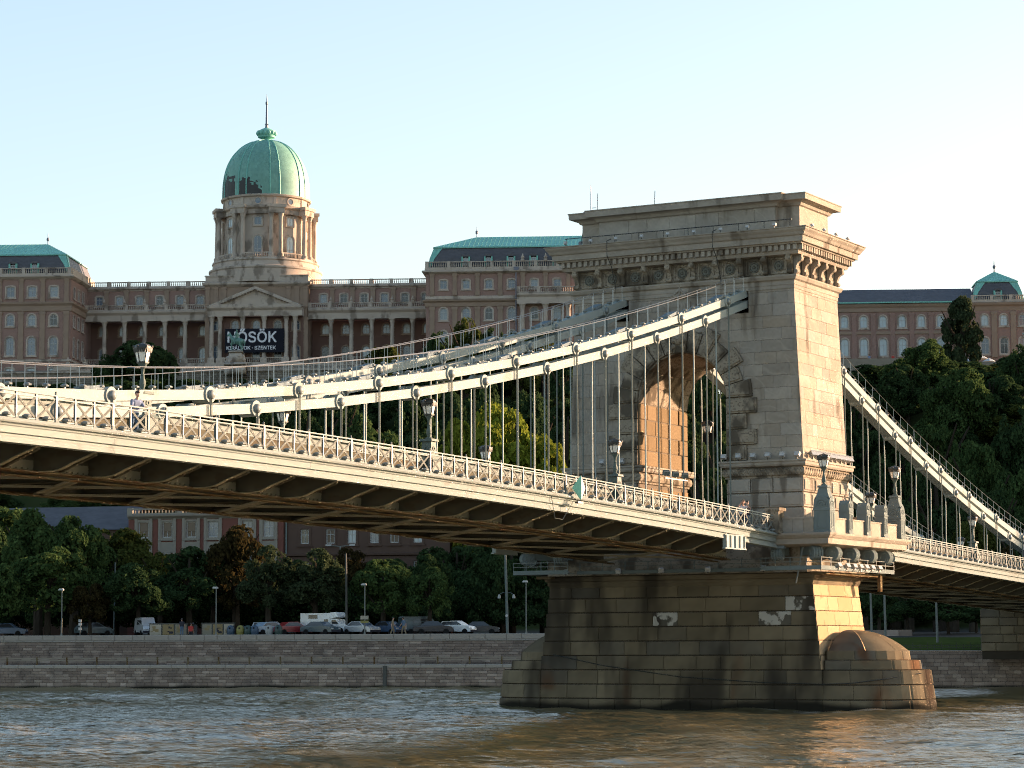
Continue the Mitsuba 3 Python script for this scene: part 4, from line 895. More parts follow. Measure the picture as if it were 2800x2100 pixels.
# ================================================================ people
def sph(p, r, n=10): return manifold3d.Manifold.sphere(r, n).translate([float(c) for c in p])
def limb(*pr): 
    out = []
    for (p, r), (q, s) in zip(pr[:-1], pr[1:]): out.append(manifold3d.Manifold.batch_hull([sph(p, r), sph(q, s)]))
    return out
def fuse(parts, edge=0.05):
    m = manifold3d.Manifold()
    for p in parts: m = m+p
    g = m.refine_to_length(edge).to_mesh()
    t = trimesh.Trimesh(g.vert_properties[:, :3], g.tri_verts)
    trimesh.smoothing.filter_taubin(t, iterations=4)
    return t
def person(label, x, y, z, rz, top, legs, hair='hair', pose='stand', M=None, s=0.97, key='person'):
    k = thing(key, label, 'person')
    W = (place(x, y, z, rz, s) if M is None else M @ place(x, y, z, rz, s))
    L = {}
    hips, chest = np.array([0, 0, 0.88]), np.array([0.02, 0, 1.28])
    lean = 0.12 if pose in ('rail', 'photo') else 0.0
    chest = chest+[lean, 0, -lean*0.3]; neck = chest+[0.03+lean*0.3, 0, 0.19]; head = neck+[0.03, 0, 0.16]
    sh = {q: chest+[0, q*0.19, 0.08] for q in (1, -1)}
    if pose == 'rail': el = {q: sh[q]+[0.12, q*0.1, -0.24] for q in (1, -1)}; ha = {q: el[q]+[0.22, -q*0.06, -0.02] for q in (1, -1)}
    elif pose == 'photo': el = {q: sh[q]+[0.24, q*0.13, -0.04] for q in (1, -1)}; ha = {q: head+[0.26, q*0.07, 0.03] for q in (1, -1)}
    elif pose == 'walk': el = {q: sh[q]+[q*0.1, q*0.05, -0.27] for q in (1, -1)}; ha = {q: el[q]+[q*0.1+0.08, 0, -0.22] for q in (1, -1)}
    else: el = {q: sh[q]+[-0.02, q*0.06, -0.28] for q in (1, -1)}; ha = {q: el[q]+[0.07, 0, -0.23] for q in (1, -1)}
    st = 0.18 if pose == 'walk' else 0.03
    knee = {q: np.array([0.04+q*st*0.5, q*0.1, 0.47]) for q in (1, -1)}; foot = {q: np.array([-0.02+q*st, q*0.1, 0.06]) for q in (1, -1)}
    skin = [manifold3d.Manifold.batch_hull([sph(head, 0.085), sph(head+[0.03, 0, -0.06], 0.06), sph(head+[-0.02, 0, 0.03], 0.09)]), sph(head+[0.115, 0, -0.015], 0.018), sph(head+[0, 0.09, -0.01], 0.022), sph(head+[0, -0.09, -0.01], 0.022)]
    skin += limb((chest+[0.02, 0, 0.1], 0.06), (neck+[0.01, 0, 0.03], 0.05), (head, 0.06))
    for q in (1, -1):
        e, h = el[q], ha[q]; d = (h-e)/np.linalg.norm(h-e); b = np.cross(d, [0, 0, 1.0]); b /= np.linalg.norm(b)+1e-9
        skin += limb((sh[q], 0.05), (e, 0.043), (h, 0.03), (h+d*0.07, 0.033))
        for j in range(4): skin += limb((h+d*0.07+b*(j-1.5)*0.019, 0.011), (h+d*(0.12+0.012*(1.5-abs(j-1.2)))+b*(j-1.5)*0.021-np.array([0, 0, 0.015]), 0.009))
        skin += limb((h+d*0.03, 0.013), (h+d*0.07-b*q*0.045, 0.01))
    t = fuse(skin, 0.03); put(k+'__body', MB().raw(t.vertices, t.faces), 'skin', True, W)
    cl = [manifold3d.Manifold.batch_hull([sph(hips+[0, 0.09, 0.05], 0.12), sph(hips+[0, -0.09, 0.05], 0.12), sph(chest+[0, 0.12, 0.03], 0.115), sph(chest+[0, -0.12, 0.03], 0.115)]), sph(chest+[0, 0, 0.1], 0.1)]
    for q in (1, -1): cl += limb((sh[q], 0.075), (sh[q]*0.25+el[q]*0.75, 0.062))
    t = fuse(cl); put(k+'__shirt', MB().raw(t.vertices, t.faces), top, True, W)
    tr = [manifold3d.Manifold.batch_hull([sph(hips+[0, 0.08, 0], 0.125), sph(hips+[0, -0.08, 0], 0.125)])]
    for q in (1, -1): tr += limb((hips+[0, q*0.09, -0.03], 0.105), (knee[q], 0.07), (foot[q]+[0, 0, 0.03], 0.055))
    t = fuse(tr); put(k+'__trousers', MB().raw(t.vertices, t.faces), legs, True, W)
    sho = []
    for q in (1, -1): sho += limb((foot[q]+[-0.04, 0, -0.01], 0.05), (foot[q]+[0.15, 0, -0.02], 0.04))
    t = fuse(sho); put(k+'__shoes', MB().raw(t.vertices, t.faces), 'cloth_dark', True, W)
    hr = [manifold3d.Manifold.batch_hull([sph(head+[-0.03, 0, 0.045], 0.098), sph(head+[0.03, 0, 0.075], 0.075), sph(head+[-0.07, 0, -0.02], 0.06)])]
    t = fuse(hr, 0.04); put(k+'__hair', MB().raw(t.vertices, t.faces), hair, True, W)
    return k
zd = lambda x: float(rt(x))-1.0
person('man in a pale blue shirt leaning at the near railing of the bridge', -65.3, -6.45, zd(-65.3), -1.9, 'shirt_blue', 'jeans', pose='rail')
person('woman in white raising her arms to photograph at the railing beside the tower', -9.1, -6.3, zd(-9), -2.6, 'shirt_white', 'cloth_dark', pose='photo')
person('person in dark clothes standing close behind the woman taking a photograph', -8.3, -6.2, zd(-8.2), -2.2, 'cloth_dark', 'jeans', pose='stand')

# ================================================================ THE PALACE on the hill
PAL = thing('royal_palace', 'brick and stone palace on the hill with a green copper dome above its portico', 'palace')
front = lambda o0: (lambda a, b, c: (a+0*b, o0+c+0*a, b+0*a))          # wall facing the river; c runs inward
def shape(s, z0, z1, w, kind):
    h = w/2
    if kind == 'arch': return unary_union([sbox(s-h, z0, s+h, z1-h), Point(s, z1-h).buffer(h, 6).intersection(sbox(s-h, z1-h, s+h, z1+1))])
    if kind == 'seg': return Polygon([(s-h, z0), (s+h, z0), (s+h, z1-0.16)]+[(s+h*math.cos(a), z1-0.16+0.16*math.sin(a)) for a in np.linspace(0.3, PI-0.3, 5)]+[(s-h, z1-0.16)])
    if kind == 'round': return Point(s, (z0+z1)/2).buffer(h, 8)
    return sbox(s-h, z0, s+h, z1)
prng = random.Random(99)
def window(holder, fn, s, z0, z1, w, kind, pane='pane', sur='trim', M=PM, fw=0.13, bars=True):
    P = shape(s, z0, z1, w, kind); inn = P.buffer(-fw, join_style=2)
    f = P.difference(inn)
    if bars:
        f = unary_union([f, sbox(s-0.03, z0, s+0.03, z1).intersection(P)]+([sbox(s-w/2, z0+(z1-z0)*0.6, s+w/2, z0+(z1-z0)*0.6+0.08).intersection(P)] if kind != 'round' else []))
    if pane == 'pane': pane = ('pane', 'pane', 'pane_mid', 'pane_mid', 'pane_dark', 'pane_pale2')[prng.randrange(6)]
    k = put(holder+'__window', MB(M).extr(f, 0.12, 0.24, fn), 'frame_white')
    put(k+'__pane', MB(M).extr(P, 0.2, 0.22, fn), pane)
    if sur:
        m = MB(M).extr(P.buffer(0.24, join_style=2).difference(P), -0.1, 0.04, fn)
        m.extr(sbox(s-w/2-0.4, z0-0.34, s+w/2+0.4, z0-0.2), -0.22, 0.0, fn)
        put(k+'__surround', m, sur)
    return k
def wall(holder, fn, region, wins, mat, thick=0.5, name='wall', M=PM, **kw):
    holes = [shape(*w[:5]) for w in wins]
    put(f'{holder}__{name}', MB(M).extr(region.difference(unary_union(holes)) if holes else region, 0, thick, fn), mat)
    for w in wins: window(holder, fn, *w[:5], pane=(w[5] if len(w) > 5 else 'pane'), M=M, **kw)
def pbox(holder, name, s0, s1, o0, o1, z0, z1, mat, M=PM): return put(f'{holder}__{name}', MB(M).box((s0, o0, z0), (s1, o1, z1)), mat)
def band(holder, s0, s1, o, prof, mat='trim', name='cornice', M=PM, back=0.6):      # straight moulding along a front; prof = (out, z)
    m = MB(M); P = [(-a, z) for a, z in prof]; P = [(back, prof[0][1])]+P+[(back, prof[-1][1])]
    m.extr(Polygon([(p[0], p[1]) for p in P]).buffer(0), s0, s1, lambda a, b, c: (c+0*a, o+a, b+0*a)); put(f'{holder}__{name}', m, mat)
def balustrade(holder, s0, s1, o, z0, z1, step=0.4, every=4.0, M=PM, n=None, mat='trim'):
    m = MB(M).box((s0, o-0.16, z0), (s1, o+0.16, z0+0.14)).box((s0, o-0.18, z1-0.16), (s1, o+0.18, z1))
    k = max(1, round((s1-s0)/every))
    for i in range(k+1): x = s0+(s1-s0)*i/k; m.box((x-0.32, o-0.22, z0-0.02), (x+0.32, o+0.22, z1+0.04))
    for x in np.arange(s0+step/2, s1, step): m.lathe([(0.06, z0+0.1), (0.11, z0+0.1+(z1-z0)*0.3), (0.05, z0+0.1+(z1-z0)*0.6), (0.08, z1-0.14)], (x, o, 0), 5)
    put(holder+'__balustrade', m, mat)
def column(holder, s, o, z0, z1, r=0.42, M=PM, mat='trim', n=10):
    m = MB(M).box((s-r*1.45, o-r*1.45, z0), (s+r*1.45, o+r*1.45, z0+0.9)).lathe([(r*1.3, z0+0.9), (r*1.3, z0+1.05), (r, z0+1.15), (r, z0+3), (r*0.86, z1-1.1), (r*0.95, z1-1.08), (r*0.9, z1-0.95), (r*1.25, z1-0.5), (r*1.1, z1-0.45), (r*1.45, z1-0.2)], (s, o, 0), n)
    m.box((s-r*1.4, o-r*1.4, z1-0.2), (s+r*1.4, o+r*1.4, z1))
    put(holder+'__column', m, mat, 40)
def urn(holder, s, o, z, h=1.3, M=PM):
    put(holder+'__urn', MB(M).box((s-0.3, o-0.3, z), (s+0.3, o+0.3, z+0.25*h)).lathe([(0.12, z+0.25*h), (0.3, z+0.4*h), (0.32, z+0.55*h), (0.14, z+0.68*h), (0.16, z+0.75*h), (0.05, z+h)], (s, o, 0), 8), 'trim')
def pilaster(holder, s, o, z0, z1, w=0.85, mat='tan_wall', M=PM):
    put(holder+'__pilaster', MB(M).box((s-w/2, o-0.22, z0), (s+w/2, o+0.05, z1)).box((s-w*0.62, o-0.3, z1-0.55), (s+w*0.62, o+0.05, z1-0.003)).box((s-w*0.6, o-0.28, z0+0.003), (s+w*0.6, o+0.05, z0+0.7)), mat)
# body behind everything
pbox(PAL, 'core', -61, 59.5, 6, 24, 46, 72.2, 'brick')
# --- wings either side of the portico: a loggia of columns below, a set-back storey above
for s0, s1, c0, w0 in ((-34.6, -11.2, -31.0, -32.34), (8.0, 31.4, 12.25, 10.6)):
    W = PAL+('__left_wing' if s0 < 0 else '__right_wing')
    cs = [c0+3.87*k for k in range(5)]
    ws = [w0+3.87*k for k in range(6)]
    wall(W, front(1.5), sbox(s0, 67.2, s1, 71.7), [(s, 68.6, 70.4, 1.35, 'seg', 'pane' if (i+s0) % 3 else 'pane_dark') for i, s in enumerate(ws)], 'brick')
    for c in cs: pilaster(W, c, 1.5, 67.4, 71.6)
    band(W, s0, s1, 1.5, [(0.1, 71.4), (0.2, 71.6), (0.5, 71.75), (0.55, 72.0), (0.3, 72.15)])
    balustrade(W, s0+0.3, s1-0.3, 1.4, 72.15, 73.15, every=3.87)
    band(W, s0, s1, 0.0, [(0.5, 65.4), (0.5, 66.5), (0.6, 66.6), (0.95, 66.95), (1.0, 67.3), (0.6, 67.45)], back=1.6)
    balustrade(W, s0+0.3, s1-0.3, -0.4, 67.45, 68.45, every=3.87)
    for c in cs: column(W, c, -0.05, 57.2, 65.4); urn(W, c, -0.4, 68.45, 1.2)
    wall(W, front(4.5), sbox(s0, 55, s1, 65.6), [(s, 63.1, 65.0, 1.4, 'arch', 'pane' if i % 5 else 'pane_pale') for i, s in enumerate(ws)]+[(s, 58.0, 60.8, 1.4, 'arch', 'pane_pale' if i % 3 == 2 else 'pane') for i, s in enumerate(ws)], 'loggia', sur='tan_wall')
    pbox(W, 'floor', s0, s1, -1.0, 4.6, 56.2, 57.2, 'trim')
    balustrade(W, s0+0.3, s1-0.3, -0.1, 57.2, 58.2, every=3.87)
# --- pavilions at the ends
def mansard(H, s0, s1, o0, o1, z0, z1, zr, M=PM, inset=1.5, rs=(6.5, 6.5), hip=True, dormers=()):
    # steep slate skirt with copper hips, low copper top
    def rect(i, z): return [[s0+i, o0+i, z], [s1-i, o0+i, z], [s1-i, o1-i, z], [s0+i, o1-i, z]]
    lv = [(0.35, z0), (0.75, z0+(z1-z0)*0.45), (1.5, z1)]
    v = sum([rect(i, z) for i, z in lv], [])
    put(H+'__slate_roof', MB(M).raw(v, [[i*4+j, i*4+(j+1) % 4, (i+1)*4+(j+1) % 4, (i+1)*4+j] for i in range(2) for j in range(4)]), 'slate')
    e = rect(1.25, z1+0.02); om = (o0+o1)/2
    rd = [[s0+rs[0], om, zr], [s1-rs[1], om, zr]]
    put(H+'__copper_roof', MB(M).raw(e+rd, [[0, 1, 5, 4], [2, 3, 4, 5]]).raw([e[1], e[2], rd[1]], [[0, 1, 2]]).raw([e[3], e[0], rd[0]], [[0, 1, 2]]).box((s0+1.2, o0+1.2, z1-0.2), (s1-1.2, o0+1.5, z1)).box((s1-1.5, o0+1.5, z1-0.2), (s1-1.2, o1-1.2, z1)).box((s0+1.2, o0+1.5, z1-0.2), (s0+1.5, o1-1.2, z1)), 'copper')
    seams = MB(M)
    for x in np.arange(s0+rs[0], s1-rs[1]+0.01, 0.75): seams.bar((x, o0+1.3, z1+0.06), (x, om, zr+0.04), 0.06, 0.07, (1, 0, 0))
    for i in range(1, 8):
        for a, b, sx in ((s0+1.25, s0+rs[0], 1), (s1-1.25, s1-rs[1], -1)):
            x = a+(b-a)*i/8; seams.bar((x, o0+1.3, z1+0.06), (x, o0+1.25+(om-o0-1.25)*i/8, z1+(zr-z1)*i/8+0.05), 0.06, 0.07, (1, 0, 0))
    put(H+'__roof_seams', seams, 'copper')
    for x, dx in ((s0, 1), (s1, -1)):
        if hip:
            w = 1.6
            m = MB(M)
            P = [(0.30, z0, 0.55), (0.70, z0+(z1-z0)*0.45, 0.85), (1.45, z1-0.02, 1.6)]
            v = []
            for i, z, ww in P: v += [[x+dx*i, o0+i-0.06, z], [x+dx*(i+ww), o0+i-0.06, z]]
            m.raw(v, [[0, 1, 3, 2], [2, 3, 5, 4]])
            v = []
            for i, z, ww in P: v += [[x+dx*(i-0.06), o0+i, z], [x+dx*(i-0.06), o0+i+ww, z]]
            m.raw(v, [[0, 1, 3, 2], [2, 3, 5, 4]])
            put(H+'__copper_hip', m, 'copper')
    for d in dormers:
        m = MB(M).box((d-0.78, o0+0.25, z0), (d-0.5, o0+2.2, z0+2.0)).box((d+0.5, o0+0.25, z0), (d+0.78, o0+2.2, z0+2.0))
        put(H+'__dormer', m, 'copper')
        put(H+'__dormer_roof', MB(M).extr(Polygon([(d-0.78, z0+1.95), (d+0.78, z0+1.95), (d+0.55, z0+2.35), (d-0.55, z0+2.35)]), o0+0.2, o0+2.4, lambda a, b, c: (a, c, b)), 'slate')
        window(H, front(o0+0.25), d, z0+0.25, z0+1.75, 1.0, 'seg', 'pane', None, M)
    for x in (s0+rs[0], s1-rs[1]):
        put(H+'__finial', MB(M).lathe([(0.1, zr-0.1), (0.05, zr+0.5), (0.24, zr+0.75), (0.27, zr+0.95), (0.2, zr+1.15), (0.05, zr+1.3), (0.02, zr+2.1)], (x, om, 0), 8), 'mast')
LPV = PAL+'__left_pavilion'
lw = [-58.17, -54.1, -50.02, -45.95, -41.9, -37.8]
wall(LPV, front(-12), sbox(-61, 46, -34.6, 72.3), [(s, 68.6, 70.6, 1.55, 'seg') for s in lw]+[(s, 63.25, 65.4, 1.45, 'arch') for s in lw]+[(s, 57.75, 61.2, 1.5, 'arch') for s in lw]+[(s, 53.4, 55.4, 1.55, 'seg', 'pane_pale') for s in lw], 'brick')
side = lambda a, b, c: (-34.6-c+0*b, a+0*b, b+0*a)                     # its flank, facing right
wo = [-9.4, -6.0, -2.6]
wall(LPV, side, sbox(-12, 46, 6, 72.3), [(s, 68.6, 70.6, 1.3, 'seg') for s in wo]+[(s, 63.25, 65.4, 1.3, 'arch') for s in wo]+[(s, 57.75, 61.2, 1.35, 'arch') for s in wo], 'brick')
for s in [-60.2]+[x+2.04 for x in lw[:-1]]+[-35.4]: pilaster(LPV, s, -12, 57.0, 65.9, 0.95); pilaster(LPV, s, -12, 67.7, 72.1, 0.8)
E2 = LPV
put(LPV+'__cornice', ring([(0.05, 65.9), (0.2, 66.0), (0.25, 66.9), (0.6, 67.3), (0.65, 67.6), (0.1, 67.75)], 13.2, 10, -2, -47.8, PM), 'tan_wall')
put(LPV+'__cornice', ring([(0.05, 71.9), (0.3, 72.05), (0.7, 72.35), (0.7, 72.55), (0.1, 72.7)], 13.2, 10, -2, -47.8, PM), 'trim')
put(LPV+'__plinth_band', ring([(0.02, 56.5), (0.2, 56.55), (0.2, 56.95), (0.02, 57.0)], 13.2, 10, -2, -47.8, PM), 'trim')
for i in range(7): put(LPV+'__rustic_course', ring([(0.02, 51.0+0.75*i+0.05), (0.1, 51.0+0.75*i+0.08), (0.1, 51.0+0.75*i+0.67), (0.02, 51.0+0.75*i+0.7)], 13.2, 10, -2, -47.8, PM, cap=False), 'tan_wall') if False else None
balustrade(LPV, -60.8, -34.9, -12.1, 72.9, 74.05, every=4.07)
put(LPV+'__parapet', MB(PM).box((-61, -12.3, 72.5), (-34.5, -11.8, 72.95)).box((-34.9, -11.8, 72.5), (-34.4, 6, 74.05)), 'trim')
mansard(LPV, -61, -34.6, -12, 8, 73.0, 76.8, 80.1, rs=(7, 7.0), dormers=(-53.9, -49.8, -45.7, -41.6))
RPV = PAL+'__right_pavilion'
rw = [34.64+4.17*k for k in range(6)]
wall(RPV, front(-12), sbox(31.4, 46, 59.8, 72.3), [(s, 69.15, 70.8, 1.3, 'seg') for s in rw]+[(s, 63.4, 65.65, 1.4, 'arch') for s in rw]+[(s, 58.3, 61.4, 1.4, 'arch') for s in rw], 'brick')
pbox(RPV, 'flank', 31.4, 31.8, -11.5, 8, 46, 72.2, 'brick')
for s in [32.55]+[x+2.08 for x in rw[:3]]: pilaster(RPV, s, -12, 57.0, 65.8, 0.9)
for s in [32.55]+[x+2.08 for x in rw]: pilaster(RPV, s, -12, 67.9, 72.0, 0.75)
put(RPV+'__cornice', ring([(0.05, 65.8), (0.2, 65.9), (0.25, 66.6), (0.6, 66.85), (0.65, 67.05), (0.1, 67.2)], 14.2, 10, -2, 45.6, PM), 'tan_wall')
put(RPV+'__string_band', ring([(0.02, 67.2), (0.12, 67.3), (0.12, 67.8), (0.02, 67.85)], 14.2, 10, -2, 45.6, PM), 'trim')
put(RPV+'__cornice', ring([(0.05, 71.9), (0.3, 72.0), (0.7, 72.25), (0.7, 72.5), (0.1, 72.65)], 14.2, 10, -2, 45.6, PM), 'trim')
put(RPV+'__parapet', MB(PM).box((31.2, -12.3, 72.5), (59.8, -11.8, 73.0)).box((31.3, -11.8, 72.5), (31.8, 6, 74.2)), 'trim')
balustrade(RPV, 31.6, 59.6, -12.1, 73.0, 74.2, every=4.17)
mansard(RPV, 31.4, 72, -12, 8, 73.2, 77.1, 80.3, rs=(8.6, 6), dormers=(38.7, 42.87, 47.04, 51.2, 55.4))
band(RPV, 48.2, 59.8, -12.9, [(0.6, 66.1), (0.6, 67.3), (0.75, 67.45), (0.95, 67.7), (0.95, 68.0), (0.6, 68.1)], back=1.0)
balustrade(RPV, 48.5, 59.6, -13.5, 68.1, 69.2, every=4.15)
for s in (49.2, 53.4, 57.55): column(RPV, s, -13.3, 56.5, 66.1, 0.45); urn(RPV, s, -12.1, 74.2, 1.35)
put(RPV+'__drain_pipe', MB(PM).tube([(48.0, -12.5, 57), (48.0, -12.5, 72)], 0.12, 6), 'mast')
put(RPV+'__rain_head', MB(PM).box((47.6, -12.8, 72.4), (48.5, -12.3, 73.0)), 'mast')
# --- central block with its portico
CB = PAL+'__central_block'
pbox(CB, 'wall', -11.2, 7.9, -1.5, 14, 46, 71.8, 'tan_wall')
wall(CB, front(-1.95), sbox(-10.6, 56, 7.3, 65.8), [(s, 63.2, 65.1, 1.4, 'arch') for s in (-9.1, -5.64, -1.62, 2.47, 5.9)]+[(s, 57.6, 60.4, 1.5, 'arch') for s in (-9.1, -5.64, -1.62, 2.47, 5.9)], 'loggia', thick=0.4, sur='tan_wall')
for s in (-11.0, -9.4, -7.8, 4.4, 6.0, 7.6): pilaster(CB, s, -1.5, 67.6, 71.6, 0.8)
for s in (-11.0, 7.7): pilaster(CB, s, -1.6, 56.5, 65.6, 0.8)
put(CB+'__cornice', ring([(0.05, 71.5), (0.3, 71.65), (0.75, 71.95), (0.8, 72.3), (0.2, 72.5)], 9.55, 7.75, 6.25, -1.65, PM), 'trim')
put(CB+'__parapet', ring([(0.25, 72.45), (0.3, 72.6), (0.2, 72.7), (0.2, 73.4), (0.35, 73.5), (0.35, 73.7), (-0.4, 73.75)], 9.55, 7.75, 6.25, -1.65, PM), 'trim')
put(CB+'__raised_tablet', MB(PM).box((-3.7, -1.9, 73.6), (0.6, -1.2, 75.2)).extr(Polygon([(-3.3, 75.2), (0.2, 75.2), (-0.6, 76.1), (-2.6, 76.1)]), -1.8, -1.3, lambda a, b, c: (a, c, b)), 'trim')
band(CB, -10.6, 7.3, -3.3, [(0.35, 65.75), (0.4, 66.8), (0.55, 66.9), (0.85, 67.2), (0.9, 67.45), (0.3, 67.5)], back=1.9)
ped = Polygon([(-10.6, 67.5), (7.4, 67.5), (-1.6, 71.2)])
put(CB+'__pediment', MB(PM).extr(ped.buffer(-0.35), -3.35, -1.5, lambda a, b, c: (a, c, b)), 'trim')
put(CB+'__pediment_cornice', MB(PM).extr(ped.buffer(0.1).difference(ped.buffer(-0.42)), -4.1, -1.5, lambda a, b, c: (a, c, b)), 'trim')
m = MB(PM)
for s in (-1, 1):
    for k in range(16): t = (k+0.6)/16.6; x = -1.6+s*9.0*(1-t); m.box((x-0.1, -4.0, 67.5+3.7*t-0.62), (x+0.1, -3.4, 67.5+3.7*t-0.42))
put(CB+'__pediment_dentils', m, 'trim', kind='stuff')
for s in (-9.88, -8.28, -4.01, 0.08, 4.24, 5.94): column(CB, s, -3.2, 56.9, 65.8, 0.43)
pbox(CB, 'steps', -11, 7.6, -4.2, -1.5, 55.2, 56.9, 'trim')
balustrade(CB, -7.6, 3.6, -3.3, 56.9, 57.9, every=4.1)
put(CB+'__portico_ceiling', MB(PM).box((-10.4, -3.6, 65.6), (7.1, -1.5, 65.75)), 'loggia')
# --- drum and dome
DR = PAL+'__dome'
c0 = (-1.55, 8.0, 0)
put(DR+'__base', MB(PM).lathe([(10.7, 72.5), (10.7, 75.0), (10.9, 75.2), (10.9, 75.5), (10.3, 75.7), (10.1, 76.6), (10.3, 76.8), (10.2, 77.1), (7.0, 77.2)], c0, 48), 'trim', 30)
put(DR+'__drum_wall', MB(PM).lathe([(8.0, 77.0), (8.0, 86.2)], c0, 48), 'trim', 30)
put(DR+'__entablature', MB(PM).lathe([(8.0, 85.7), (8.45, 85.75), (8.45, 86.6), (8.9, 86.9), (9.0, 87.3), (8.2, 87.5)], c0, 48), 'trim', 30)
put(DR+'__attic_ring', MB(PM).lathe([(8.15, 87.4), (8.15, 89.0), (8.6, 89.15), (8.7, 89.45), (8.3, 89.6)], c0, 48), 'trim', 30)
def polar(a0, R):      # maps (across, up, inward) onto the drum at angle a0 from the front
    return lambda a, b, c: (c0[0]+np.sin(a0+a/R)*(R-c), c0[1]-np.cos(a0+a/R)*(R-c), b+0*a)
for k in range(8):
    ang = math.radians(45*k-1.5); c = math.cos(ang)
    if c > -0.3:
        for z0, z1, kind, w in ((77.9, 81.6, 'arch', 1.55), (83.6, 85.2, 'seg', 1.4)):
            fn = polar(ang, 8.14); P = shape(0, z0, z1, w, kind)
            kk = put(DR+'__window', MB(PM).extr(unary_union([P.difference(P.buffer(-0.13, join_style=2)), sbox(-0.04, z0, 0.04, z1)]+([sbox(-w/2, z0+1.0, w/2, z0+1.1)] if kind == 'arch' else [])), -0.02, 0.1, fn), 'frame_white')
            put(kk+'__pane', MB(PM).extr(P, 0.03, 0.06, fn), 'pane' if k in (0,) else 'pane_pale')
            put(kk+'__surround', MB(PM).extr(P.buffer(0.28, join_style=2).difference(P), -0.12, 0.14, fn), 'trim')
        fn = polar(ang, 8.25); P = Point(0, 88.25).buffer(0.55, 8)
        kk = put(DR+'__round_window', MB(PM).extr(P.buffer(0.2).difference(P), -0.08, 0.12, fn), 'trim')
        put(kk+'__pane', MB(PM).extr(P, 0.02, 0.05, fn), 'pane')
        m = MB(PM); fn = polar(ang, 9.4)
        m.extr(sbox(-2.5, 77.2, 2.5, 77.4), -0.1, 0.1, fn).extr(sbox(-2.5, 78.05, 2.5, 78.25), -0.12, 0.12, fn)
        for x in np.arange(-2.3, 2.4, 0.42): m.extr(sbox(x-0.07, 77.4, x+0.07, 78.05), -0.05, 0.07, fn)
        put(DR+'__balustrade', m, 'trim')
    a2 = math.radians(45*k+21)
    for d in (-1, 1):
        a3 = a2+d*math.radians(5.6)
        x, y = c0[0]+9.35*math.sin(a3), c0[1]-9.35*math.cos(a3)
        m = MB(PM).lathe([(0.62, 77.0), (0.62, 77.9), (0.55, 78.0), (0.43, 78.15), (0.43, 80.5), (0.37, 84.7), (0.42, 84.8), (0.4, 84.9), (0.56, 85.4), (0.6, 85.7)], (x, y, 0), 9)
        put(DR+'__column', m, 'trim', 40)
    fn = polar(a2, 10.05)
    put(DR+'__column_block', MB(PM).extr(sbox(-1.55, 85.7, 1.55, 86.75), 0, 1.9, fn).extr(sbox(-1.8, 86.75, 1.8, 87.35), -0.25, 1.9, fn), 'trim')
    fn = polar(a2, 9.98); put(DR+'__column_base', MB(PM).extr(sbox(-1.6, 76.5, 1.6, 77.4), 0, 1.6, fn), 'trim')
    m = MB(PM); fn = polar(a2, 8.2); m.extr(sbox(-0.3, 87.5, 0.3, 89.0), -0.12, 0.1, fn); put(DR+'__slot', m, 'trim')
hh = np.linspace(0, 1, 22)
prof = [(8.33*math.sqrt(max(0, 1-h**2.75)), 89.5+11.9*h) for h in hh if 8.33*math.sqrt(max(0, 1-h**2.75)) > 0.9]+[(0.95, 101.35)]
put(DR+'__shell', MB(PM).lathe(prof, c0, 64), 'dome_copper', True)
for k in range(16):
    a = math.radians(22.5*k-1.5+11.25)
    a = math.radians(45*(k//2)+21+(-6.3 if k % 2 else 6.3))
    pts = [(c0[0]+(r_+0.03)*math.sin(a), c0[1]-(r_+0.03)*math.cos(a), z) for r_, z in prof]
    put(DR+'__rib', MB(PM).tube(pts, 0.13, 5), 'copper')
put(DR+'__crown', MB(PM).lathe([(1.0, 101.2), (0.85, 101.6), (1.1, 101.75), (1.65, 101.95), (1.7, 102.15), (1.5, 102.2), (1.75, 102.6), (1.85, 103.2), (1.6, 103.25), (1.0, 103.6), (0.3, 103.9)], c0, 20), 'copper', 35)
m = MB(PM)
for k in range(14):
    a = k*2*PI/14; m.ball((c0[0]+1.75*math.sin(a), c0[1]-1.75*math.cos(a), 102.75), 0.3, 5, (1, 1, 1.4))
put(DR+'__crown_leaves', m, 'copper', True)
put(DR+'__spire', MB(PM).lathe([(0.36, 103.8), (0.24, 104.4), (0.42, 104.5), (0.22, 104.65), (0.14, 108.3), (0.24, 108.6), (0.24, 109.0), (0.08, 109.1), (0.02, 110.6)], c0, 8), 'mast')
# banner hung between the columns
BN = thing('exhibition_banner', 'black exhibition banner with white lettering hung between the portico columns', 'banner')
put(BN+'__cloth', MB(PM).box((-7.2, -3.78, 58.8), (3.9, -3.72, 63.3)), 'banner')
def words(txt, h, s0, s1, z, bold):
    t = meshkit.text_mesh(txt, h, 0.04, bold); v = np.array(t.vertices); x0, x1 = v[:, 0].min(), v[:, 0].max()
    v = np.stack([s0+(v[:, 0]-x0)/(x1-x0)*(s1-s0), -3.79-v[:, 2], z+v[:, 1]], 1)
    put(BN+'__lettering', MB(PM).raw(v, t.faces), 'letters')
words('HŐSÖK', 1.95, -6.75, 2.55, 60.75, True)
words('KIRÁLYOK · SZENTEK', 0.66, -6.9, 2.4, 59.35, True)

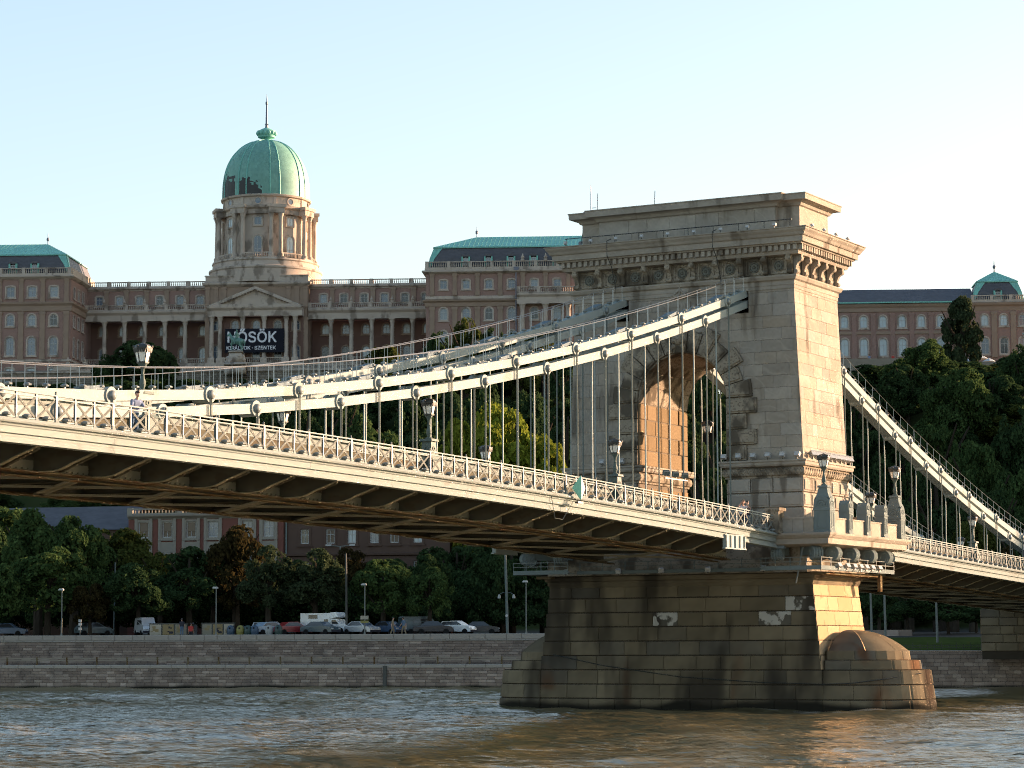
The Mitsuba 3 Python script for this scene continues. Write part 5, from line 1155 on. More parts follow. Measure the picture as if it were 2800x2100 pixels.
# --- north wing seen right of the tower
NW = thing('palace_wing', 'plain brick wing of the palace with a dark slate roof, right of the stone tower', 'palace')
nw = [109.33+3.66*k for k in range(-4, 7)]
wall(NW, front(15), sbox(90, 44, 133.4, 69.0), [(s, 64.45, 66.75, 1.4, 'arch', 'pane_pale') for s in nw]+[(s, 59.0, 62.4, 1.5, 'arch', 'pane_pale') for s in nw], 'brick')
for s in nw: pilaster(NW, s+1.83, 15, 58.4, 67.2, 0.9, 'brick')
band(NW, 90, 133.4, 15, [(0.05, 67.4), (0.2, 67.5), (0.25, 68.2), (0.5, 68.5), (0.7, 68.9), (0.2, 69.1)], 'tan_wall')
band(NW, 90, 133.4, 14.97, [(0.05, 63.1), (0.15, 63.2), (0.15, 63.7), (0.05, 63.75)], 'tan_wall', 'string_band')
band(NW, 90, 133.4, 14.97, [(0.05, 57.6), (0.25, 57.7), (0.25, 58.2), (0.05, 58.3)], 'trim', 'plinth_band')
put(NW+'__gutter', MB(PM).box((90, 14.2, 69.1), (133.5, 14.8, 69.35)), 'copper')
put(NW+'__slate_roof', MB(PM).raw([[90, 14.6, 69.3], [134, 14.6, 69.3], [134, 20, 72.5], [90, 20, 72.5], [134, 26, 69], [90, 26, 69]], [[0, 1, 2, 3], [3, 2, 4, 5]]), 'slate')
pw_ = [135.9, 139.5, 143.1, 146.8, 150.4]
wall(NW, front(14.4), sbox(133.4, 44, 152, 69.0), [(s, 64.5, 66.7, 1.4, 'arch', 'pane_pale' if s < 140 else 'pane') for s in pw_]+[(s, 59.1, 62.3, 1.5, 'arch', 'pane_dark' if i % 2 else 'pane') for i, s in enumerate(pw_)], 'brick')
for s in pw_: pilaster(NW, s+1.8, 14.4, 58.4, 67.2, 1.0)
put(NW+'__cornice', ring([(0.05, 67.4), (0.25, 68.2), (0.6, 68.5), (0.75, 68.9), (0.2, 69.1)], 9.3, 9, 23.4, 142.7, PM), 'tan_wall')
put(NW+'__parapet', MB(PM).box((133.4, 14.1, 69.0), (152, 14.7, 69.5)), 'trim')
balustrade(NW, 133.7, 151.7, 14.3, 69.4, 70.4, every=3.6)
mansard(NW, 133.4, 143.8, 14.6, 25, 69.4, 73.3, 75.7, rs=(5.15, 5.15), dormers=(138.6,))
put(NW+'__rear', MB(PM).box((90, 15.4, 44), (152, 26, 69.0)), 'brick')

# ================================================================ terrace, statue
RW = thing('retaining_wall', 'rough stone retaining wall with a balustrade below the palace', 'wall')
put(RW+'__core', MB(PM).box((-76, -24.5, 40), (32, -4, 53.0)).raw([[-76, -24.4, 53.0], [32, -24.4, 53.0], [32, -4, 56.1], [-76, -4, 56.1], [-76, -24.4, 52], [32, -24.4, 52], [32, -4, 52], [-76, -4, 52]], [[0, 1, 2, 3], [4, 5, 1, 0], [3, 2, 6, 7], [0, 3, 7, 4], [1, 2, 6, 5]]), 'rough_wall')
r = random.Random(61); near, rest = [], MB(PM)
ffw = lambda a, b, d: (a, -24.5-d, b)
for i in range(16):
    z0 = 46.4+0.42*i
    for a0, a1 in split(-58, 30, 1.05, r):
        rest.block(ffw, a0+0.03, a1-0.03, z0+0.025, z0+0.395, 0, 0.1+r.uniform(-.04, .08), 0.04, r.random(), r.random())
put(RW+'__stones', rest, 'rough_wall', kind='stuff')
put(RW+'__coping', MB(PM).box((-76, -24.9, 53.0), (32, -24.2, 53.25)), 'trim')
balustrade(RW, -30, 24, -24.5, 53.25, 54.0, every=4.0)
put(RW+'__stair_wall', MB(PM).lathe([(3.6, 46), (3.6, 53.8), (3.8, 53.9), (3.8, 54.2), (3.3, 54.3), (3.3, 54.9), (3.5, 55.0), (3.5, 55.2)], (-33, -17, 0), 20), 'trim', 30)
for s in (-36.2, -33, -30): urn(RW, s, -20, 55.2, 1.2)
ST = thing('equestrian_statue', 'green bronze rider on horseback on a carved stone pedestal before the portico', 'statue')
SM = Pw(-1.0, -27.0, 0)
m = MB().taper((0, 0), 52.0, 53.6, (2.0, 1.6), (1.7, 1.35)).taper((0, 0), 53.6, 54.2, (1.9, 1.5), (1.9, 1.5)).taper((0, 0), 54.2, 56.0, (1.5, 1.2), (1.1, 0.8)).taper((0, 0), 56.0, 56.35, (1.35, 1.0), (1.2, 0.9))
r = random.Random(8)
for k in range(34):
    a = r.uniform(0, 2*PI); z = r.uniform(53.6, 55.6); q = 1.75-(z-53.6)*0.27
    m.ball((q*math.cos(a), q*0.8*math.sin(a), z), r.uniform(0.25, 0.5), 5)
put(ST+'__pedestal', m, 'trim', True, SM)
def P(*a): return np.array(a, float)
hp = [manifold3d.Manifold.batch_hull([sph((-0.75, 0, 1.55), 0.44), sph((0.55, 0, 1.75), 0.46), sph((0, 0, 1.55), 0.48)])]
hp += limb((P(0.75, 0, 1.95), 0.36), (P(1.15, 0, 2.5), 0.22), (P(1.3, 0, 2.75), 0.18)) + limb((P(1.25, 0, 2.75), 0.19), (P(1.72, 0, 2.45), 0.1))
hp += limb((P(1.2, 0.08, 2.9), 0.05), (P(1.18, 0.09, 3.02), 0.02)) + limb((P(1.2, -0.08, 2.9), 0.05), (P(1.18, -0.09, 3.02), 0.02))
for q in (1, -1):
    hp += limb((P(-0.85, q*0.22, 1.45), 0.3), (P(-0.62, q*0.25, 0.95), 0.17), (P(-0.98, q*0.25, 0.55), 0.1), (P(-0.88, q*0.25, 0.08), 0.08))
hp += limb((P(0.7, 0.22, 1.5), 0.22), (P(0.82, 0.23, 0.85), 0.11), (P(0.72, 0.23, 0.12), 0.08)) + limb((P(0.75, -0.22, 1.55), 0.22), (P(1.2, -0.23, 1.2), 0.11), (P(1.0, -0.23, 0.75), 0.075))
hp += limb((P(-1.15, 0, 1.75), 0.12), (P(-1.4, 0, 1.3), 0.13), (P(-1.35, 0, 0.7), 0.06))
t = fuse(hp, 0.12); HM = SM @ place(0.1, 0, 56.35, PI*0.9, 1.12)
put(ST+'__horse', MB().raw(t.vertices, t.faces), 'bronze', True, HM)
rp = [manifold3d.Manifold.batch_hull([sph((-0.05, 0, 2.2), 0.27), sph((0, 0.2, 2.8), 0.2), sph((0, -0.2, 2.8), 0.2)])] + limb((P(0, 0, 2.95), 0.1), (P(0.04, 0, 3.2), 0.15)) + [manifold3d.Manifold.batch_hull([sph((0.0, 0.16, 3.32), 0.08), sph((0.0, -0.16, 3.32), 0.08), sph((0.1, 0, 3.4), 0.08)])]
for q in (1, -1): rp += limb((P(0, q*0.25, 2.15), 0.18), (P(0.32, q*0.5, 1.75), 0.15), (P(0.1, q*0.52, 1.15), 0.1), (P(0.3, q*0.54, 1.08), 0.07))
rp += limb((P(0, 0.27, 2.78), 0.12), (P(0.25, 0.36, 2.42), 0.09), (P(0.5, 0.2, 2.42), 0.07)) + limb((P(0, -0.27, 2.78), 0.12), (P(-0.2, -0.5, 2.5), 0.09), (P(0.1, -0.62, 2.45), 0.07))
t = fuse(rp, 0.1); put(ST+'__rider', MB().raw(t.vertices, t.faces), 'bronze', True, HM)

# ================================================================ quay walls, railing, lamps
def stone_wall(label, o, q0, q1, zs, length, coping, seed, split_q=None):
    k = thing('quay_wall', label, 'wall')
    put(k+'__core', MB(QM).box((q0, o, zs[0]-1.5), (q1, o+0.6, zs[-1]-0.01)), 'quay_joint')
    r = random.Random(seed); L = []
    fn = lambda a, b, d: (a, o-d, b)
    for i in range(len(zs)-1):
        for a0, a1 in split(q0+r.uniform(-.4, 0), q1, length*r.uniform(0.85, 1.15), r): L.append((a0, a1, zs[i], zs[i+1], r.random(), r.random(), r.uniform(0.035, 0.08)))
    L.sort(key=lambda e: -(e[0] if split_q is None else -abs(e[0]-split_q)))
    rest = MB(QM)
    for n, (a0, a1, z0, z1, t, w, d) in enumerate(L):
        m = MB(QM) if n < 300 else rest
        m.block(fn, a0+0.012, a1-0.012, z0+0.012, z1-0.012, 0, d, 0.02, t, w)
        if n < 300: put(k+'__stone', m, 'quay_stone')
    if rest.n: put(k+'__far_stones', rest, 'quay_stone', kind='stuff')
    for (qa, qb, z0, z1, dd) in coping: 
        for a0, a1 in split(qa, qb, 1.9, r): put(k+'__coping_stone', MB(QM).block(fn, a0+0.01, a1-0.01, z0, z1, -0.55, dd, 0.05, r.random(), r.random()), 'coping_stone')
    return k
stone_wall('lower stone quay wall rising from the water left of the pier', 0.0, -60, 45, [-1.0, -0.1]+[0.18+0.275*k for k in range(1, 6)]+[1.8], 0.85, [(-60, 45, 1.8, 2.14, 0.1)], 31, 0)
stone_wall('upper stone quay wall behind the lower quay road, with a pale coping', 10.0, -64, 45, [2.0+0.255*k for k in range(9)]+[4.32], 0.95, [(-64, 45, 4.32, 4.46, 0.14), (-64, 45, 4.47, 5.02, 0.06)], 32, 0)
stone_wall('stone quay wall right of the pier with a lawn and a fence on top', 0.0, 45, 110, [-1.0, -0.2]+[-0.2+0.345*k for k in range(1, 10)]+[3.2], 0.8, [(45, 110, 3.2, 3.3, 0.06)], 33, 58)
put('quay_road', MB(QM).box((-200, 0.62, 2.0), (45, 9.95, 2.13)), 'asphalt', kind='structure')
k = thing('wall_buttress', 'dark vertical timber fender on the lower quay wall left of the pier', 'fender')
scene[k] = mikit.ply(MB(QM).box((20.0+-9.4, -0.25, -0.5), (20.35-9.4, 0.1, 2.0)).mesh()[:2], 'black_iron')
GR = thing('guard_rail', 'low guard rail with rusty posts along the edge of the lower quay road', 'railing')
m = MB(QM)
for z in (2.52, 2.72): m.box((-60, 0.75, z), (44, 0.8, z+0.1))
put(GR+'__rail', m, 'rough_wall')
for i in range(34): put(GR+'__post', MB(QM).box((-57.6+3.05*i-0.06, 0.68, 2.1), (-57.6+3.05*i+0.06, 0.86, 2.88)), 'rusty')
FE = thing('lawn_fence', 'low dark iron fence along the top of the quay wall at right', 'fence')
m = MB(QM).box((45, 0.9, 3.5), (75, 0.93, 3.54)).box((45, 0.9, 3.72), (75, 0.93, 3.76))
put(FE+'__rail', m, 'black_iron')
for i in range(46): put(FE+'__post', MB(QM).box((45.3+0.64*i, 0.88, 3.25), (45.34+0.64*i, 0.95, 3.85 if i % 2 else 4.0)), 'black_iron')
q_, o_ = np.meshgrid(np.linspace(46, 74, 20), np.linspace(1.2, 17, 14), indexing='ij')
w = QM @ np.stack([q_.ravel(), o_.ravel(), q_.ravel()*0, q_.ravel()*0+1]); lz = ground_z(w[0], w[1])+0.06+0.05*meshkit.noise(np.stack([q_.ravel(), o_.ravel(), o_.ravel()*0], -1))
put('lawn', MB().raw(np.stack([w[0], w[1], lz], -1), [[i*14+j, (i+1)*14+j, (i+1)*14+j+1, i*14+j+1] for i in range(19) for j in range(13)]), 'lawn_grass', True, kind='structure')
LW = thing('low_wall', 'low pale wall at the back of the lawn right of the pier', 'wall')
for i in range(8): put(LW+'__stone', MB(QM).box((48+1.3*i, 20, 4.3), (49.28+1.3*i, 20.4, 5.25), rng.random()), 'quay_stone')
def quay_lamp(q, o, z0, z1, lab):
    k = thing('quay_lamp', lab, 'street lamp', 'slim lamps on the quay wall')
    put(k+'__pole', MB(QM).tube([(q, o, z0), (q, o, z0+0.25), (q, o, z1)], [0.12, 0.07, 0.05], 6), 'rail_paint')
    put(k+'__head', MB(QM).box((q-0.36, o-0.13, z1-0.02), (q+0.16, o+0.13, z1+0.1)).box((q-0.28, o-0.1, z1+0.1), (q+0.1, o+0.1, z1+0.16)), 'lamp_white')
for q, z1, lab in ((-25.4, 9.55, 'slim quay lamp with a white head, first from the left'), (-9.2, 9.6, 'slim quay lamp with a white head, second from the left, by the poster boards'), (6.0, 9.8, 'slim quay lamp with a white head, third from the left, right of the white truck'), (22.1, 9.95, 'slim quay lamp with a white head, nearest to the pier')): quay_lamp(q, 10.3, 5.0, z1, lab)
k = thing('tram_pole', 'tall dark pole right of the white truck, reaching the bridge deck', 'pole'); scene[k] = mikit.ply(MB(QM).tube([(2.6, 16, 5), (2.5, 16, 13.1)], [0.14, 0.11], 7).mesh()[:2], 'black_iron')
TP = thing('tram_pole', 'tall grey pole with two small lantern arms left of the pier', 'pole')
put(TP+'__pole', MB(QM).tube([(19.9, 12, 5), (19.7, 12, 13.2)], [0.15, 0.12], 7), 'rail_dark')
for s in (-1, 1):
    put(TP+'__arm', MB(QM).tube([(19.8, 12, 8.95), (19.8+s*0.4, 12, 8.98), (19.8+s*0.7, 12, 8.8)], 0.03, 4), 'rail_dark')
    put(TP+'__lantern', MB(QM).lathe([(0.03, 8.85), (0.12, 8.7), (0.17, 8.45), (0.05, 8.4)], (19.8+s*0.72, 12, 0), 8), 'bin_white')
put(TP+'__disc', MB(QM).lathe([(0.14, -0.02), (0.14, 0.02)], (19.85, 11.84, 6.75), 10, [[1, 0, 0], [0, 0, 1], [0, 1, 0]]), 'lamp_white')
DL = thing('double_lamp', 'tall street lamp with two white heads on a cross arm before the dark brick house', 'street lamp')
put(DL+'__pole', MB(QM).tube([(-7.2, 49, 5), (-7.3, 49, 15.2)], [0.14, 0.09], 6).tube([(-8.7, 49, 15.3), (-7.3, 49, 15.2), (-5.9, 49, 15.3)], 0.05, 5), 'rail_paint')
for s in (-8.7, -5.9): put(DL+'__head', MB(QM).box((s-0.3, 48.85, 15.25), (s+0.3, 49.15, 15.45)), 'lamp_white')
k = thing('thin_pole', 'thin grey pole between the trees left of the first poster board', 'pole'); scene[k] = mikit.ply(MB(QM).tube([(-27.3, 30, 5), (-27.2, 30, 13.0)], 0.09, 5).mesh()[:2], 'rail_dark')
for q, o, z0, z1, lab in ((61.3, 8, 4, 7.8, 'pale concrete pole standing on the lawn right of the pier'), (56.2, 14, 4.2, 8.8, 'grey pole behind the low wall next to the pier, right of two'), (54.9, 14, 4.2, 8.8, 'grey pole behind the low wall next to the pier, left of two')):
    k = thing('lawn_pole', lab, 'pole'); scene[k] = mikit.ply(MB(QM).tube([(q, o, z0), (q-0.05, o, z1)], [0.13, 0.09], 7).mesh()[:2], 'rail_paint')
SG = thing('sign_post', 'short post with three small white signs at the left on the quay', 'sign')
put(SG+'__post', MB(QM).tube([(-23.7, 11, 5), (-23.7, 11, 6.6)], 0.04, 5), 'rail_paint')
for z in (5.55, 6.0, 6.35): put(SG+'__plate', MB(QM).box((-23.87, 10.93, z), (-23.53, 10.96, z+0.26)), 'lamp_white')
SG = thing('sign_post', 'small traffic sign plates on the third quay lamp', 'sign')
for z, h in ((6.45, 0.35), (6.1, 0.22)): put(SG+'__plate', MB(QM).box((5.6, 10.15, z), (6.4, 10.2, z+h)), 'poster_a' if h > 0.3 else 'bin_yellow')
for q0, q1, lab in ((-16.9, -12.9, 'advertising board with three pale posters beside the parked van'), (-11.4, -8.0, 'advertising board with three weathered posters behind the second quay lamp')):
    BB = thing('poster_board', lab, 'billboard')
    put(BB+'__frame', MB(QM).box((q0, 12.4, 5.0), (q1, 12.6, 6.15)).box((q0-0.05, 12.35, 6.15), (q1+0.05, 12.7, 6.22)), 'black_iron')
    w = (q1-q0)/3
    for i in range(3):
        mat = ('poster_a', 'poster_b', 'poster_c')[i] if q0 < -13 else ('poster_c', 'poster_b', 'poster_a')[i]
        put(BB+'__poster', MB(QM).box((q0+w*i+0.08, 12.37, 5.05), (q0+w*(i+1)-0.08, 12.4, 6.08)), mat)
        m = MB(QM); rr = random.Random(i+int(q0))
        for j in range(5): a = q0+w*i+0.15+rr.random()*(w-0.7); z = 5.15+rr.random()*0.6; m.box((a, 12.362, z), (a+0.1+rr.random()*0.35, 12.368, z+0.06+rr.random()*0.25))
        put(BB+'__print', m, 'poster_b' if mat != 'poster_b' else 'cloth_dark')
for q, mat, lab in ((-8.3, 'bin_blue', 'blue recycling container, first from the left in the row'), (-7.3, 'bin_yellow', 'yellow recycling container with a dark round opening'), (-6.5, 'bin_green', 'dark green recycling container right of the yellow one'), (-5.8, 'bin_blue', 'blue recycling container beside the silver estate car'), (-4.3, 'bin_white', 'whitish recycling container with a dark opening'), (-3.35, 'bin_green', 'wide dark green recycling container at the right end of the row')):
    BN_ = thing('recycling_container', lab, 'container')
    put(BN_+'__body', MB(QM).lathe([(0.34, 4.95), (0.42, 5.3), (0.4, 5.6), (0.28, 5.88), (0.08, 5.97)], (q, 12.2, 0), 12), mat, 40)
    put(BN_+'__opening', MB(QM).lathe([(0.09, -0.02), (0.09, 0.03)], (q, 11.81, 5.68), 8, [[1, 0, 0], [0, 0, 1], [0, 1, 0]]), 'hollow')

# ---- vehicles parked on the quay
def wheels(k, M, xs_, yw, r):
    for x in xs_:
        for s in (-1, 1):
            w = put(k+'__wheel', MB().lathe([(r*0.55, -0.09), (r, -0.09), (r, 0.09), (r*0.55, 0.09)], (x, s*yw, r), 12, [[1, 0, 0], [0, 0, 1], [0, 1, 0]]), 'tyre', False, M)
            put(w+'__rim', MB().lathe([(r*0.6, -0.07), (r*0.6, 0.07)], (x, s*yw, r), 8, [[1, 0, 0], [0, 0, 1], [0, 1, 0]]), 'steel', False, M)
def car(q, o, rz, kind, mat, label, z=4.98):
    M = Qw(q, o, z, rz, 0.95); k = thing('parked_car', label, 'car', 'cars parked on the quay')
    prof_ = {'sedan': ([(-2.1, .35), (-2.1, .75), (-2.0, .9), (-1.35, .95), (-.75, 1.38), (.45, 1.4), (1.1, .95), (1.9, .82), (2.1, .6), (2.1, .3)], [(-1.22, .97), (-.7, 1.33), (.4, 1.35), (.95, .97)]),
            'hatch': ([(-1.9, .35), (-1.92, .8), (-1.75, 1.0), (-1.3, 1.42), (.35, 1.45), (1.05, 1.0), (1.75, .86), (1.95, .6), (1.95, .3)], [(-1.6, 1.03), (-1.22, 1.37), (.3, 1.4), (.9, 1.02)]),
            'estate': ([(-2.2, .35), (-2.2, .9), (-2.0, 1.4), (.4, 1.46), (1.1, 1.0), (2.0, .86), (2.2, .6), (2.2, .3)], [(-2.05, 1.02), (-1.9, 1.36), (.35, 1.41), (.95, 1.02)]),
            'van': ([(-2.2, .4), (-2.2, 1.8), (-2.05, 1.92), (.9, 1.95), (1.6, 1.2), (2.2, 1.0), (2.3, .7), (2.3, .35)], [(-1.0, 1.2), (-1.0, 1.7), (.85, 1.75), (1.4, 1.2)])}[kind]
    def body(a, b, c): 
        n_ = np.clip((b-0.95)/0.5, 0, 1); return (a, c*(1-0.16*n_), b)
    put(k+'__body', MB().extr(Polygon(prof_[0]), -0.8, 0.8, body), mat, False, M)
    put(k+'__windows', MB().extr(Polygon(prof_[1]), -0.815, 0.815, body), 'pane_dark', False, M)
    gx = prof_[1][-1][0]; g2 = prof_[1][-2]
    put(k+'__windscreen', MB().raw([(gx+0.14, -0.7, 0.98), (gx+0.14, 0.7, 0.98), (g2[0]+0.13, 0.58, g2[1]), (g2[0]+0.13, -0.58, g2[1])], [[0, 1, 2, 3]]), 'pane', False, M)
    x1 = prof_[0][-1][0]
    for s in (-1, 1): put(k+'__headlight', MB().box((x1-0.1, s*0.6-0.14, 0.6), (x1+0.02, s*0.6+0.14, 0.74)), 'lamp_white', False, M)
    put(k+'__bumper', MB().box((x1-0.05, -0.78, 0.3), (x1+0.06, 0.78, 0.5)), 'cloth_dark', False, M)
    wheels(k, M, (-1.3, 1.3), 0.74, 0.31)
car(-34.0, 17, 0.2, 'sedan', 'car_blue', 'dark blue car at the far left of the quay')
car(-24.6, 17, 0.7, 'hatch', 'car_teal', 'dark car facing right between the sign post and the brown tree')
car(-18.6, 16, -1.0, 'van', 'car_silver', 'silver van with a roof box left of the poster board')
car(-6.0, 19, 0.15, 'estate', 'car_silver', 'silver estate car behind the recycling containers')
car(-5.1, 14.6, 0.9, 'sedan', 'car_pale', 'pale blue car close behind the whitish container')
car(-3.0, 15.5, 0.8, 'sedan', 'car_red', 'red car right of the recycling containers')
car(-0.7, 19, 0.5, 'estate', 'car_blue', 'blue grey car directly left of the white box truck')
car(0.3, 14.5, -0.4, 'sedan', 'car_teal', 'dark teal saloon in front of the white box truck')
car(4.2, 15.5, -0.5, 'sedan', 'car_silver', 'silver blue saloon right of the white box truck')
car(6.4, 18, -0.6, 'sedan', 'car_blue', 'dark car partly behind the third quay lamp')
car(9.4, 19, 0.6, 'van', 'car_teal', 'dark high roofed car under the rounded tree')
car(11.5, 16, 0.3, 'sedan', 'car_black', 'black saloon below the small pointed tree')
car(13.2, 19, -0.2, 'hatch', 'car_white', 'white hatchback at the right end of the parked cars')
car(14.9, 22, 0.2, 'sedan', 'car_black', 'dark car behind the white hatchback')
TR = thing('box_truck', 'white box truck with an overhanging cab roof facing right', 'truck'); M = Qw(0.2, 17, 4.95, -0.25, 0.95)
put(TR+'__box', MB().box((-2.6, -1.0, 0.75), (1.0, 1.0, 2.35)), 'car_white', False, M)
put(TR+'__cab_overhang', MB().extr(Polygon([(1.0, 1.75), (2.0, 1.95), (1.65, 2.45), (1.0, 2.4)]), -0.95, 0.95, lambda a, b, c: (a, c, b)), 'car_white', False, M)
put(TR+'__cab', MB().extr(Polygon([(1.0, 0.4), (1.0, 1.75), (1.7, 1.72), (2.15, 1.2), (2.95, 1.05), (3.05, 0.6), (3.05, 0.4)]), -0.85, 0.85, lambda a, b, c: (a, c, b)), 'car_white', False, M)
put(TR+'__windows', MB().extr(Polygon([(1.15, 1.2), (1.15, 1.62), (1.62, 1.62), (1.98, 1.2)]), -0.87, 0.87, lambda a, b, c: (a, c, b)).box((-1.6, -1.02, 1.75), (-0.5, 1.02, 2.15)).box((0.3, -1.02, 1.3), (0.8, 1.02, 1.7)), 'pane_dark', False, M)
put(TR+'__chassis', MB().box((-2.5, -0.8, 0.4), (2.9, 0.8, 0.75)), 'cloth_dark', False, M)
wheels(TR, M, (-1.7, 2.2), 0.82, 0.4)
person('person in dark clothes standing before the poster board beside the van', 0, 0, 0, 0, 'cloth_dark', 'jeans', M=Qw(-13.2, 11.6, 4.97, 2.0))
person('person in red sitting low on the quay right of the first poster board', 0, 0, 0, 0, 'cloth_red', 'cloth_dark', M=Qw(-12.2, 11.4, 4.5, 1.6))
person('person in khaki walking under the rounded tree on the quay', 0, 0, 0, 0, 'khaki', 'khaki', pose='walk', M=Qw(8.1, 13, 4.97, 0.3))
person('person in grey walking right of the khaki dressed person under the rounded tree', 0, 0, 0, 0, 'jeans', 'khaki', pose='walk', M=Qw(9.2, 13.2, 4.97, 2.8))

# ---- houses behind the quay trees
HB = thing('apartment_house', 'red brick apartment house with cream window surrounds and a balustrade behind the quay trees', 'house')
rows = [(16.7, 18.6, 'rect'), (12.6, 14.8, 'arch'), (8.4, 10.6, 'rect'), (5.4, 7.4, 'rect')]
hw_ = [-33.1, -30.16, -27.2, -24.5, -20.3, -17.7]
fn = front(55)
wall(HB, fn, sbox(-35, 4, -15.9, 19.3), [(q, z0, z1, 1.25, kd, 'pane' if i > 2 else 'shutter') for z0, z1, kd in rows for i, q in enumerate(hw_)], 'house_brick', M=QM, sur='house_trim')
for q in hw_:
    m = MB(QM)
    for a in (-1.1, 0.75): m.box((q+a, 54.85, 8), (q+a+0.35, 55.05, 19.2))
    m.box((q-0.75, 54.9, 14.95), (q+0.75, 55.04, 16.2))
    put(HB+'__window_bay', m, 'house_trim')
for i in range(3): put(HB+'__blind', MB(QM).box((hw_[i]-0.5, 55.1, 17.45), (hw_[i]+0.5, 55.14, 18.5)), 'shutter')
band(HB, -35, -15.9, 55, [(0.05, 18.9), (0.15, 19.0), (0.5, 19.25), (0.55, 19.4), (0.1, 19.5)], 'house_trim', M=QM)
balustrade(HB, -34.8, -16.1, 55.0, 19.5, 20.2, step=0.42, every=6.2, M=QM, mat='house_trim')
pbox(HB, 'body', -35, -15.9, 55.6, 66, 4, 19.3, 'house_brick', QM)
HC = thing('apartment_house', 'dull dark brick apartment house right of the red brick one, mostly behind trees', 'house')
hc = [-13.4, -10.3, -7.7, -5.0, -2.6, 0.2]
wall(HC, front(55.4), sbox(-15.9, 4, 4, 19.0), [(q, z0, z1, 1.05, 'rect', ('pane', 'shutter', 'pane_pale')[(i+int(z0)) % 3]) for z0, z1 in ((15.8, 17.5), (11.9, 13.7), (8.2, 10)) for i, q in enumerate(hc)], 'house_dull', M=QM, sur='house_dull')
band(HC, -15.9, 4, 55.4, [(0.05, 14.3), (0.3, 14.4), (0.35, 14.6), (0.05, 14.7)], 'house_dull', M=QM)
put(HC+'__drain_pipe', MB(QM).tube([(-15.6, 55.2, 5), (-15.6, 55.2, 19)], 0.09, 6), 'iron_grey')
pbox(HC, 'body', -15.9, 4, 56, 66, 4, 19.0, 'house_brick', QM)
put(HC+'__roof', MB(QM).raw([[-15.9, 55, 19], [4, 55, 19], [4, 61, 21], [-15.9, 61, 21]], [[0, 1, 2, 3]]), 'slate')
HD = thing('apartment_house', 'grey house with a dark slate roof left of the red brick house', 'house')
wall(HD, front(56), sbox(-56, 4, -35, 17.8), [(q, 13.6, 15.6, 1.2, 'rect') for q in (-52, -49, -46, -43, -40, -37)], 'house_dull', M=QM, sur='house_dull')
put(HD+'__roof', MB(QM).raw([[-56, 55.6, 17.8], [-35, 55.6, 17.8], [-35, 60, 20.8], [-56, 60, 20.8], [-56, 66, 17.8], [-35, 66, 17.8]], [[0, 1, 2, 3], [3, 2, 5, 4]]), 'slate')
pbox(HD, 'body', -56, -35, 56.6, 66, 4, 17.8, 'house_dull', QM)

# ---- terrace of the wing at right
TB = thing('terrace_wall', 'low terrace wall below the palace wing at right', 'wall')
put(TB+'__wall', MB(PM).box((88, -4, 44), (152, 14.9, 55.6)).box((88, -4, 55.6), (120, -3.6, 56.4)), 'rough_wall')
for s, o, lab, rr in ((128.9, 2, 'white parasol farthest left on the terrace before the palace wing', 1.35), (131.9, 5, 'white parasol second from the left on the terrace', 1.4), (133.3, 0, 'white parasol in front, third from the left on the terrace', 1.4), (135.4, 5, 'white parasol farthest right on the terrace', 1.3)):
    k = thing('parasol', lab, 'parasol', 'parasols on the terrace')
    put(k+'__canopy', MB(PM).lathe([(rr, 56.55), (rr*0.55, 56.95), (0.05, 57.25)], (s, o, 0), 8), 'parasol_cloth'); put(k+'__pole', MB(PM).tube([(s, o, 54.6), (s, o, 57.2)], 0.05, 5), 'rail_paint')
person('person in white and blue standing at the terrace edge under the palace wing', 0, 0, 0, 0, 'shirt_blue', 'jeans', M=Pw(112.6, -2.8, 55.6, -1.6))
person('person in red standing on the terrace under the palace wing', 0, 0, 0, 0, 'cloth_red', 'cloth_dark', M=Pw(117.0, -2.2, 55.6, -1.6))
GT = thing('gate_pillar', 'carved pale stone gate pillar with branching lamps at the right edge of the photo', 'pillar')
m = MB(PM).taper((143.9, 0), 50, 60.5, (1.6, 1.6), (1.4, 1.4)).taper((143.9, 0), 60.5, 61.2, (1.7, 1.7), (1.7, 1.7)).taper((144.2, 0), 61.2, 66.5, (1.3, 1.3), (0.9, 0.9)).taper((144.4, 0), 66.5, 68.0, (1.1, 1.1), (0.5, 0.5))
put(GT+'__pillar', m, 'trim')
m = MB(PM); g2 = MB(PM)
for a, b in ((-1.6, 60.4), (-2.2, 61.2), (-1.9, 62.2), (-2.8, 60.8), (-2.5, 61.9)):
    m.tube([(143.0, -1, 59.6), (143.9+a-0.4, -1, b-0.2), (143.9+a, -1, b)], 0.06, 5); g2.ball((143.9+a, -1, b+0.2), 0.28, 6)
put(GT+'__lamp_arms', m, 'black_iron'); put(GT+'__lamp_globes', g2, 'bin_white', True)

